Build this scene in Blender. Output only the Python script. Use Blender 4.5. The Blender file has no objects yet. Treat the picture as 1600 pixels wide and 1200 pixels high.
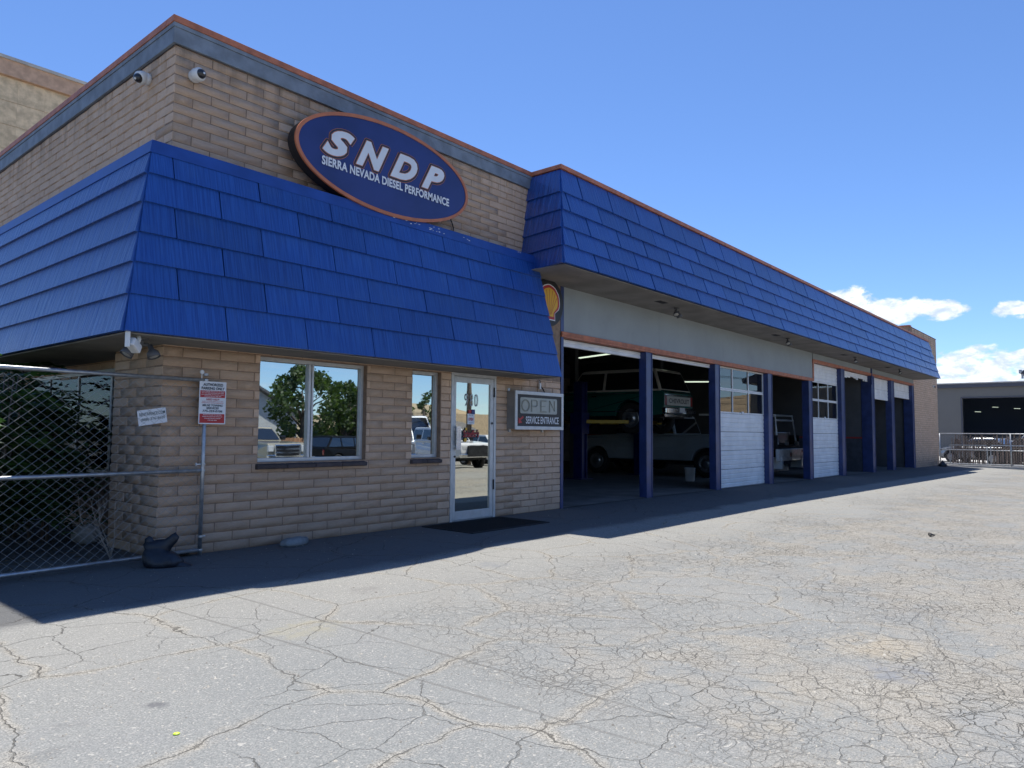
import bpy, bmesh, math, random
import numpy as np
from mathutils import Vector, Matrix

# ------------------------------------------------------------------ camera
SC = bpy.context.scene
COL = SC.collection
R = math.radians
random.seed(7)

def make_camera():
    cd = bpy.data.cameras.new('camera')
    cam = bpy.data.objects.new('camera', cd)
    COL.objects.link(cam)
    cd.sensor_width = 36.0
    cd.lens = 1134.03 / 1600 * 36.0
    cd.clip_start = 0.05
    cd.clip_end = 3000
    yaw, pit, rol = R(49.604), R(3.81), R(0.479)
    fw = Vector((math.sin(yaw) * math.cos(pit), math.cos(yaw) * math.cos(pit), math.sin(pit)))
    r = Vector((math.cos(yaw), -math.sin(yaw), 0))
    u = r.cross(fw)
    c, s = math.cos(rol), math.sin(rol)
    r2 = r * c + u * s
    u2 = u * c - r * s
    m = Matrix((r2, u2, -fw)).transposed().to_4x4()
    m.translation = Vector((-3.276, -7.42, 1.286))
    cam.matrix_world = m
    SC.camera = cam
make_camera()
CAM = Vector((-3.276, -7.42, 1.286))

# ------------------------------------------------------------------ node helpers
class G:
    """tiny wrapper round a node tree"""
    def __init__(s, nt):
        s.nt = nt
        nt.nodes.clear()
    def n(s, typ, _props=None, **ins):
        nd = s.nt.nodes.new(typ)
        for k, v in (_props or {}).items():
            setattr(nd, k, v)
        for k, v in ins.items():
            key = int(k[1:]) if k[0] == 'i' and k[1:].isdigit() else k.replace('_', ' ')
            sock = nd.inputs[key]
            if isinstance(v, bpy.types.NodeSocket):
                s.nt.links.new(v, sock)
            else:
                sock.default_value = v
        return nd
    def m(s, op, a, b=0.0, c=None, clamp=False):
        kw = dict(i0=a, i1=b)
        if c is not None:
            kw['i2'] = c
        return s.n('ShaderNodeMath', dict(operation=op, use_clamp=clamp), **kw).outputs[0]
    def mix(s, f, a, b, blend='MIX'):
        nd = s.n('ShaderNodeMix', dict(data_type='RGBA', blend_type=blend))
        for i, v in ((0, f), (6, a), (7, b)):
            if isinstance(v, bpy.types.NodeSocket):
                s.nt.links.new(v, nd.inputs[i])
            else:
                nd.inputs[i].default_value = v if i == 0 else rgb(v)
        return nd.outputs[2]
    def sstep(s, x, a, b):
        nd = s.n('ShaderNodeMapRange', dict(interpolation_type='SMOOTHSTEP'), Value=x, From_Min=a, From_Max=b)
        return nd.outputs[0]
    def noise(s, vec, scale, detail=3, rough=.55, dist=0.0, col=False):
        nd = s.n('ShaderNodeTexNoise', Vector=vec, Scale=scale, Detail=detail, Roughness=rough, Distortion=dist)
        return nd.outputs['Color' if col else 'Fac']
    def vmul(s, v, sc):
        return s.n('ShaderNodeVectorMath', dict(operation='MULTIPLY'), i0=v, i1=sc).outputs[0]
    def vadd(s, v, sc):
        return s.n('ShaderNodeVectorMath', dict(operation='ADD'), i0=v, i1=sc).outputs[0]

def rgb(c):
    return (c[0], c[1], c[2], 1.0) if len(c) == 3 else c

# ------------------------------------------------------------------ world, sun, exposure
SUN_DIR = Vector((0.272, 0.335, 1.0)).normalized()
SKY_STRENGTH = 0.10
def make_world():
    w = bpy.data.worlds.new('World')
    SC.world = w
    w.use_nodes = True
    g = G(w.node_tree)
    sky = g.n('ShaderNodeTexSky', dict(sky_type='NISHITA', sun_disc=False, sun_elevation=math.asin(SUN_DIR.z),
              sun_rotation=math.atan2(SUN_DIR.x, SUN_DIR.y), altitude=1300, air_density=1.0, dust_density=0.15, ozone_density=2.2))
    tc = g.n('ShaderNodeTexCoord').outputs['Generated']
    sep = g.n('ShaderNodeSeparateXYZ', Vector=tc)
    x, y, z = sep.outputs
    az = g.m('MULTIPLY', g.m('ARCTAN2', x, y), 57.2958)
    el = g.m('MULTIPLY', g.m('ARCSINE', z), 57.2958)
    field = None
    for a, e, ra, re in ((77.0, 8.6, 4.6, 1.05), (73.6, 9.6, 3.4, 1.1), (80.2, 8.5, 1.8, 0.8), (86.6, 8.3, 3.6, 0.85),
                         (82.2, 4.9, 3.0, 1.15), (86.5, 4.7, 3.6, 1.1), (78.5, 4.3, 4.5, 0.8), (84.0, 3.4, 12.0, 0.9),
                         (95, 8, 6, 1.5), (104, 6, 7, 2.0), (120, 9, 6, 1.6), (133, 7, 9, 2.2), (152, 10, 7, 1.8),
                         (60, 7, 6, 1.4), (38, 8, 9, 1.6), (5, 7, 11, 2.2), (-30, 9, 9, 1.9), (-70, 7, 12, 2.2), (-120, 9, 9, 2), (-165, 8, 12, 2)):
        dx = g.m('DIVIDE', g.m('SUBTRACT', az, a), ra)
        dy = g.m('DIVIDE', g.m('SUBTRACT', el, e), re)
        v = g.m('SUBTRACT', 1.0, g.m('ADD', g.m('MULTIPLY', dx, dx), g.m('MULTIPLY', dy, dy)))
        field = v if field is None else g.m('MAXIMUM', field, v)
    field = g.m('MAXIMUM', field, -1.5)
    co = g.n('ShaderNodeCombineXYZ', X=g.m('MULTIPLY', az, 0.42), Y=g.m('MULTIPLY', el, 0.75), Z=0.0).outputs[0]
    n1 = g.noise(co, 1.15, 7, 0.58, 0.25)
    n2 = g.noise(g.vadd(co, (3.3, 0.35, 1.0)), 1.9, 7, 0.6, 0.3)
    dens = g.m('ADD', field, g.m('MULTIPLY', g.m('SUBTRACT', n1, 0.5), 4.2))
    mask = g.sstep(dens, 0.0, 0.65)
    thin = g.m('MULTIPLY', g.sstep(el, 7.5, 1.0), g.m('MULTIPLY', g.sstep(g.noise(g.vmul(co, (0.5, 1.6, 1)), 1.2, 5), .42, .72), 0.55))
    mask = g.m('MAXIMUM', mask, thin)
    # the underside of each cloud is greyer
    shade = g.sstep(g.m('ADD', n2, g.m('MULTIPLY', dens, 0.10)), 0.38, 0.72)
    K = 1.0 / SKY_STRENGTH
    cl = g.mix(shade, (0.50 * K, 0.60 * K, 0.76 * K), (0.88 * K, 0.92 * K, 0.95 * K))
    tint = g.mix(1.0, sky.outputs[0], (0.84, 1.04, 1.34), 'MULTIPLY')
    out = g.mix(mask, tint, cl)
    bg = g.n('ShaderNodeBackground', Color=out, Strength=SKY_STRENGTH)
    g.n('ShaderNodeOutputWorld', Surface=bg.outputs[0])
make_world()

def make_sun():
    ld = bpy.data.lights.new('sun', 'SUN')
    ld.energy = 5.0
    ld.angle = R(0.53)
    ld.color = (1.0, 0.955, 0.88)
    o = bpy.data.objects.new('sun', ld)
    COL.objects.link(o)
    o.rotation_euler = SUN_DIR.to_track_quat('Z', 'Y').to_euler()
make_sun()
SC.view_settings.view_transform = 'Standard'
SC.view_settings.look = 'None'
SC.view_settings.exposure = 0.42
SC.view_settings.gamma = 1.0
SC.view_settings.use_curve_mapping = False
SC.cycles.max_bounces = 8
SC.cycles.diffuse_bounces = 4
SC.cycles.glossy_bounces = 4
SC.cycles.transparent_max_bounces = 12
SC.cycles.use_denoising = True
SC.cycles.caustics_reflective = False
SC.cycles.caustics_refractive = False

# ------------------------------------------------------------------ materials
MATS = {}
def pmat(name, col, rough=0.6, metal=0.0, spec=0.5, var=0.0, var_scale=6.0, bump=0.0, bump_scale=40.0,
         stretch=None, dirt=0.0, dirt_col=(0.12, 0.10, 0.08), rnd=0.0, coat=0.0, emit=None, estr=0.0):
    if name in MATS:
        return MATS[name]
    m = bpy.data.materials.new(name)
    m.use_nodes = True
    g = G(m.node_tree)
    tc = g.n('ShaderNodeTexCoord').outputs['Object']
    oi = g.n('ShaderNodeObjectInfo').outputs['Random']
    vec = g.vadd(tc, g.n('ShaderNodeCombineXYZ', X=g.m('MULTIPLY', oi, 37.0), Y=g.m('MULTIPLY', oi, 11.0), Z=g.m('MULTIPLY', oi, 23.0)).outputs[0])
    svec = g.vmul(vec, stretch) if stretch else vec
    c = g.mix(0.0, col, col)
    if var:
        f = g.sstep(g.noise(svec, var_scale, 5), 0.3, 0.7)
        c = g.mix(f, tuple(v * (1 - var) for v in col), tuple(min(1, v * (1 + var)) for v in col))
    if rnd:
        f = g.m('ADD', g.m('MULTIPLY', oi, 2 * rnd), 1 - rnd)
        c = g.mix(1.0, c, g.n('ShaderNodeCombineColor', Red=f, Green=f, Blue=f).outputs[0], 'MULTIPLY')
    if dirt:
        f = g.m('MULTIPLY', g.sstep(g.noise(vec, 2.3, 7, 0.65), 0.45, 0.75), dirt)
        c = g.mix(f, c, dirt_col)
    kw = dict(Base_Color=c, Metallic=metal)
    rr = g.m('ADD', rough - 0.06, g.m('MULTIPLY', g.noise(vec, var_scale * 2, 4), 0.12), clamp=True)
    kw['Roughness'] = rr
    b = g.n('ShaderNodeBsdfPrincipled', **kw)
    b.inputs['Specular IOR Level'].default_value = spec
    b.inputs['Coat Weight'].default_value = coat
    if emit:
        b.inputs['Emission Color'].default_value = rgb(emit)
        b.inputs['Emission Strength'].default_value = estr
    if bump:
        bn = g.n('ShaderNodeBump', Strength=bump, Distance=0.01, Height=g.noise(svec, bump_scale, 6, 0.6))
        m.node_tree.links.new(bn.outputs[0], b.inputs['Normal'])
    g.n('ShaderNodeOutputMaterial', Surface=b.outputs[0])
    MATS[name] = m
    return m

def brick_mat():
    m = bpy.data.materials.new('slump_block'); m.use_nodes = True
    g = G(m.node_tree)
    tc = g.n('ShaderNodeTexCoord').outputs['Object']
    oi = g.n('ShaderNodeObjectInfo').outputs['Random']
    at = g.n('ShaderNodeAttribute', dict(attribute_name='tint', attribute_type='GEOMETRY')).outputs['Fac']
    t = g.m('FRACT', g.m('ADD', oi, at))
    vec = g.vadd(tc, g.n('ShaderNodeCombineXYZ', X=g.m('MULTIPLY', t, 31.0), Y=g.m('MULTIPLY', t, 17.0), Z=g.m('MULTIPLY', t, 53.0)).outputs[0])
    c = g.mix(t, (0.59, 0.405, 0.275), (0.69, 0.49, 0.345))
    c = g.mix(g.m('MULTIPLY', g.sstep(g.noise(vec, 9, 6, .65), .35, .7), .45), c, (0.72, 0.55, 0.42))
    c = g.mix(g.m('MULTIPLY', g.sstep(g.noise(vec, 4.0, 5, .7), .52, .78), .45), c, (0.44, 0.295, 0.20))
    grain = g.noise(g.vmul(vec, (14, 14, 90)), 1.0, 5, .7)
    c = g.mix(g.m('MULTIPLY', g.sstep(grain, .52, .75), .5), c, (0.38, 0.25, 0.17))
    # weathering over the whole wall, splash dirt near the ground
    wp = g.n('ShaderNodeNewGeometry').outputs['Position']
    z = g.n('ShaderNodeSeparateXYZ', Vector=wp).outputs[2]
    c = g.mix(g.m('MULTIPLY', g.sstep(g.noise(g.vmul(wp, (1, 1, .35)), .9, 5, .6), .42, .72), .35), c, (0.46, 0.345, 0.26))
    strk = g.noise(g.vmul(wp, (7, 7, .25)), 1.0, 4, .6)
    top = g.m('MULTIPLY', g.m('MULTIPLY', g.sstep(z, 4.75, 5.28), g.sstep(strk, .42, .66)), .55)
    c = g.mix(top, c, (0.25, 0.185, 0.14))
    low = g.m('MULTIPLY', g.sstep(g.m('ADD', z, g.m('MULTIPLY', g.noise(wp, 2.2, 5), .5)), .75, .15), .55)
    c = g.mix(low, c, (0.36, 0.25, 0.18))
    b = g.n('ShaderNodeBsdfPrincipled', Base_Color=c, Roughness=.88)
    b.inputs['Specular IOR Level'].default_value = .25
    h = g.m('ADD', g.m('MULTIPLY', grain, .5), g.m('ADD', g.noise(vec, 28, 6, .7), g.m('MULTIPLY', g.noise(vec, 7, 3), 1.0)))
    bn = g.n('ShaderNodeBump', Strength=.95, Distance=.008, Height=h)
    m.node_tree.links.new(bn.outputs[0], b.inputs['Normal'])
    g.n('ShaderNodeOutputMaterial', Surface=b.outputs[0])
    return m

def shingle_mat(axis):
    m = bpy.data.materials.new('blue_shake_panel'); m.use_nodes = True
    g = G(m.node_tree)
    tc = g.n('ShaderNodeTexCoord').outputs['Object']
    oi = g.n('ShaderNodeObjectInfo').outputs['Random']
    vec = g.vadd(tc, g.n('ShaderNodeCombineXYZ', X=g.m('MULTIPLY', oi, 31.0), Y=g.m('MULTIPLY', oi, 17.0), Z=0.0).outputs[0])
    st = (1, 0, 0) if axis == 0 else (0, .55, 0)
    fine = g.noise(g.vmul(vec, (st[0] * 62, st[1] * 62, 1.9)), 1.0, 4, .6)
    wide = g.noise(g.vmul(vec, (st[0] * 24, st[1] * 24, .8)), 1.0, 3, .5)
    c = g.mix(g.sstep(fine, .36, .64), (0.010, 0.052, 0.245), (0.019, 0.088, 0.35))
    c = g.mix(g.m('MULTIPLY', g.sstep(g.noise(vec, 2.0, 6, .65), .45, .8), .28), c, (0.055, 0.13, 0.30))
    f = g.m('ADD', g.m('MULTIPLY', oi, .26 if axis == 0 else .06), .87 if axis == 0 else .97)
    c = g.mix(1.0, c, g.n('ShaderNodeCombineColor', Red=f, Green=f, Blue=f).outputs[0], 'MULTIPLY')
    b = g.n('ShaderNodeBsdfPrincipled', Base_Color=c, Roughness=.31 if axis == 0 else .30)
    b.inputs['Specular IOR Level'].default_value = .55 if axis == 0 else 1.0
    h = g.m('ADD', g.m('MULTIPLY', fine, .6), wide)
    bn = g.n('ShaderNodeBump', Strength=.62 if axis == 0 else .9, Distance=.010 if axis == 0 else .03, Height=h)
    m.node_tree.links.new(bn.outputs[0], b.inputs['Normal'])
    g.n('ShaderNodeOutputMaterial', Surface=b.outputs[0])
    return m

def glass_mat(name, tint, refl, body):
    """coated glazing: a mirror-like sheet over a darker, partly clear body"""
    m = bpy.data.materials.new(name); m.use_nodes = True
    g = G(m.node_tree)
    tc = g.n('ShaderNodeTexCoord').outputs['Object']
    bn = g.n('ShaderNodeBump', Strength=.025, Distance=.01, Height=g.noise(tc, 2.2, 2))
    gl = g.n('ShaderNodeBsdfGlossy', Color=rgb(tint), Roughness=.012, Normal=bn.outputs[0])
    tr = g.n('ShaderNodeBsdfTransparent', Color=rgb(body))
    fr = g.n('ShaderNodeFresnel', IOR=1.5).outputs[0]
    f = g.m('ADD', g.m('MULTIPLY', fr, 1 - refl), refl, clamp=True)
    mx = g.n('ShaderNodeMixShader', i0=f, i1=tr.outputs[0], i2=gl.outputs[0])
    g.n('ShaderNodeOutputMaterial', Surface=mx.outputs[0])
    return m

def asphalt_mat():
    m = bpy.data.materials.new('cracked_asphalt'); m.use_nodes = True
    g = G(m.node_tree)
    tc = g.n('ShaderNodeTexCoord').outputs['Object']
    sx = g.n('ShaderNodeSeparateXYZ', Vector=tc)
    X, Y = sx.outputs[0], sx.outputs[1]
    flat = g.n('ShaderNodeCombineXYZ', X=X, Y=Y, Z=0.0).outputs[0]
    nz = g.noise(flat, 1.6, 4, .6, col=True)
    warp = g.vadd(flat, g.vmul(g.vadd(nz, (-.5, -.5, -.5)), (.38, .38, 0)))
    nz2 = g.noise(flat, 14, 4, .6, col=True)
    warp = g.vadd(warp, g.vmul(g.vadd(nz2, (-.5, -.5, -.5)), (.03, .03, 0)))
    def edge(scale, off):
        v = g.n('ShaderNodeTexVoronoi', dict(feature='DISTANCE_TO_EDGE', voronoi_dimensions='2D'), Vector=g.vadd(warp, off), Scale=scale)
        return g.m('DIVIDE', v.outputs['Distance'], scale)
    big = edge(0.95, (0, 0, 0))
    mid = edge(2.3, (5, 3, 0))
    sml = edge(6.5, (1, 7, 0))
    tiny = edge(13.0, (2, 4, 0))
    gator = g.m('MULTIPLY', g.sstep(g.m('ADD', X, g.m('MULTIPLY', g.noise(flat, .45, 3), 2.4)), .2, 1.5), g.sstep(g.m('ADD', Y, g.m('MULTIPLY', g.noise(flat, .6, 3), 1.6)), -1.9, -3.3))
    gator = g.m('MULTIPLY', gator, g.sstep(g.noise(flat, .33, 3), .34, .5))
    midmask = g.sstep(g.noise(g.vadd(flat, (9, 2, 0)), .5, 3), .44, .56)
    wv = g.m('ADD', .12, g.m('MULTIPLY', g.noise(flat, 2.6, 4), 1.5))
    def line(d, w):
        return g.m('SUBTRACT', 1.0, g.sstep(g.m('DIVIDE', d, g.m('MULTIPLY', wv, w)), .35, 1.0))
    cb = g.m('MULTIPLY', line(big, .0062), g.m('SUBTRACT', 1.0, g.m('MULTIPLY', gator, .55)))
    cm = g.m('MULTIPLY', line(mid, .0045), midmask)
    cs = g.m('MULTIPLY', g.m('MULTIPLY', line(sml, .0048), gator), g.m('ADD', .3, g.m('MULTIPLY', g.sstep(g.noise(g.vadd(flat, (6, 6, 0)), .9, 4), .38, .6), .7)))
    cs = g.m('MAXIMUM', cs, g.m('MULTIPLY', g.m('MULTIPLY', line(edge(9.5, (8, 2, 0)), .0036), gator), g.sstep(g.noise(g.vadd(flat, (2, 9, 0)), 1.0, 4), .46, .56)))
    ct = g.m('MULTIPLY', g.m('MULTIPLY', line(tiny, .0034), gator), g.sstep(g.noise(flat, 1.1, 3), .45, .6))
    crack = g.m('MAXIMUM', g.m('MAXIMUM', cb, cm), g.m('MAXIMUM', cs, ct))
    # saw-cut edges of an old trench repair
    def sawcut(x0, slope):
        d = g.m('ABSOLUTE', g.m('SUBTRACT', X, g.m('ADD', x0, g.m('MULTIPLY', Y, slope))))
        d = g.m('ADD', d, g.m('MULTIPLY', g.m('SUBTRACT', g.noise(flat, 6, 3), .5), .012))
        return g.m('MULTIPLY', g.m('SUBTRACT', 1.0, g.sstep(d, .006, .016)), g.m('MULTIPLY', g.sstep(Y, -7.5, -5.0), .6))
    saw = g.m('MAXIMUM', sawcut(-.34, -.02), sawcut(-.98, -.075))
    # gravelly crumbs gather beside the cracks
    bandd = g.m('MINIMUM', big, g.m('ADD', g.m('MINIMUM', sml, tiny), g.m('MULTIPLY', g.m('SUBTRACT', 1.0, gator), 9.0)))
    band = g.m('SUBTRACT', 1.0, g.sstep(bandd, .008, .06))
    band = g.m('MULTIPLY', band, g.sstep(g.noise(flat, 1.9, 4), .36, .58))
    # colours
    c = g.mix(g.sstep(g.noise(flat, .55, 5, .6), .3, .7), (0.192, 0.202, 0.195), (0.232, 0.238, 0.224))
    c = g.mix(g.m('MULTIPLY', g.sstep(g.noise(g.vadd(flat, (40, 1, 0)), 1.3, 6, .65), .5, .75), .45), c, (0.20, 0.205, 0.21))
    warm = g.sstep(g.m('ADD', Y, g.m('MULTIPLY', g.noise(flat, .7, 3), 1.5)), -3.6, -1.6)
    c = g.mix(g.m('MULTIPLY', warm, .36), c, (0.335, 0.312, 0.262))
    agg = g.n('ShaderNodeTexVoronoi', dict(voronoi_dimensions='2D'), Vector=flat, Scale=75.0)
    ad, ac = agg.outputs['Distance'], agg.outputs['Color']
    acr = g.n('ShaderNodeSeparateColor', Color=ac).outputs
    stone = g.m('MULTIPLY', g.m('SUBTRACT', 1.0, g.sstep(ad, .32, .44)), g.sstep(acr[0], .62, .66))
    c = g.mix(g.m('MULTIPLY', stone, .5), c, g.mix(acr[1], (0.30, 0.285, 0.26), (0.52, 0.50, 0.46)))
    agg2 = g.n('ShaderNodeTexVoronoi', dict(voronoi_dimensions='2D'), Vector=flat, Scale=190.0)
    s2 = g.n('ShaderNodeSeparateColor', Color=agg2.outputs['Color']).outputs[0]
    c = g.mix(.33, c, g.mix(s2, (0.12, 0.12, 0.12), (0.44, 0.43, 0.40)))
    # bigger pale aggregate, sparse
    ag3 = g.n('ShaderNodeTexVoronoi', dict(voronoi_dimensions='2D'), Vector=warp, Scale=34.0)
    s3 = g.n('ShaderNodeSeparateColor', Color=ag3.outputs['Color']).outputs[0]
    st3 = g.m('MULTIPLY', g.m('SUBTRACT', 1.0, g.sstep(ag3.outputs['Distance'], .16, .26)), g.sstep(s3, .80, .82))
    c = g.mix(g.m('MULTIPLY', st3, .55), c, (0.50, 0.48, 0.43))
    # sand showing where the surface has ravelled
    sandn = g.sstep(g.noise(g.vmul(flat, (.8, 1.1, 1)), 1.25, 6, .7), .60, .70)
    sandr = g.m('MULTIPLY', g.m('MULTIPLY', sandn, gator), g.sstep(Y, -4.4, -5.0))
    c = g.mix(g.m('MULTIPLY', sandr, .24), c, (0.42, 0.355, 0.26))
    c = g.mix(g.m('MULTIPLY', band, .68), c, g.mix(s2, (0.15, 0.135, 0.11), (0.54, 0.50, 0.42)))
    grit = g.m('MULTIPLY', g.m('MULTIPLY', gator, g.sstep(g.noise(flat, 2.6, 5, .7), .42, .60)), .55)
    c = g.mix(grit, c, g.mix(g.sstep(g.noise(flat, 95, 3, .8), .38, .62), (0.12, 0.108, 0.09), (0.47, 0.44, 0.38)))
    # grey-black smears and round oil marks
    c = g.mix(g.m('MULTIPLY', g.sstep(g.noise(g.vmul(g.vadd(flat, (3, 8, 0)), (.6, 1.5, 1)), 1.9, 4), .66, .74), .35), c, (0.13, 0.13, 0.135))
    def spot(px, py, r, k, col):
        v = g.n('ShaderNodeVectorMath', dict(operation='DISTANCE'), i0=warp, i1=(px, py, 0)).outputs['Value']
        v = g.m('ADD', v, g.m('MULTIPLY', g.m('SUBTRACT', g.noise(flat, 16, 4), .5), .25 * min(1, r * 6)))
        brk = g.m('ADD', .25, g.sstep(g.noise(flat, 7, 6, .75), .40, .60)) if r > .15 else 1.0
        return g.m('MULTIPLY', g.m('MULTIPLY', g.m('SUBTRACT', 1.0, g.sstep(v, r * .45, r)), k), brk, clamp=True), col
    for px, py, r, k, col in ((-1.72, -3.86, .075, .6, (.09, .09, .10)), (-2.05, -3.9, .07, .18, (.12, .12, .12)), (-2.2, -4.15, .09, .2, (.12, .12, .12)),
                              (2.0, -2.62, .26, .45, (.19, .20, .21)), (.55, -2.6, .2, .3, (.17, .16, .15)), (-.45, -3.3, .32, .35, (.33, .30, .20)),
                              (1.15, -6.42, .25, .8, (.235, .24, .245)), (1.62, -6.15, .36, .30, (.46, .385, .27)), (.35, -6.2, .25, .12, (.44, .37, .26)), (-.05, -6.1, .2, .18, (.44, .37, .26)), (.9, -6.6, .25, .1, (.44, .37, .26)), (2.6, -6.6, .25, .12, (.44, .37, .26)), (4.5, -3.4, .4, .2, (.15, .15, .15))):
        f, cc = spot(px, py, r, k, col)
        c = g.mix(f, c, cc)
    # shade along the building painted into the asphalt colour as a darker band
    shade_band = g.sstep(g.m('ADD', Y, g.m('MULTIPLY', g.noise(flat, 1.3, 5), .5)), -1.75, -1.45)
    c = g.mix(g.m('MULTIPLY', shade_band, .72), c, (0.075, 0.078, 0.085))
    c = g.mix(g.m('MULTIPLY', saw, .75), c, (0.12, 0.115, 0.105))
    c = g.mix(g.m('MULTIPLY', crack, g.m('ADD', .35, g.m('MULTIPLY', g.sstep(g.noise(flat, 2.3, 4), .35, .65), .42))), c, (0.065, 0.06, 0.05))
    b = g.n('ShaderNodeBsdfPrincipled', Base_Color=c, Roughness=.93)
    b.inputs['Specular IOR Level'].default_value = .22
    h = g.m('SUBTRACT', g.m('MULTIPLY', g.noise(flat, 120, 4, .7), .18), g.m('MULTIPLY', crack, 1.0))
    h = g.m('ADD', h, g.m('MULTIPLY', g.noise(flat, 9, 4), .35))
    h = g.m('ADD', h, g.m('MULTIPLY', stone, .14))
    h = g.m('ADD', h, g.m('MULTIPLY', st3, .25))
    h = g.m('ADD', h, g.m('MULTIPLY', g.m('MULTIPLY', band, s2), .35))
    bn = g.n('ShaderNodeBump', Strength=.8, Distance=.012, Height=h)
    m.node_tree.links.new(bn.outputs[0], b.inputs['Normal'])
    g.n('ShaderNodeOutputMaterial', Surface=b.outputs[0])
    return m

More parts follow.
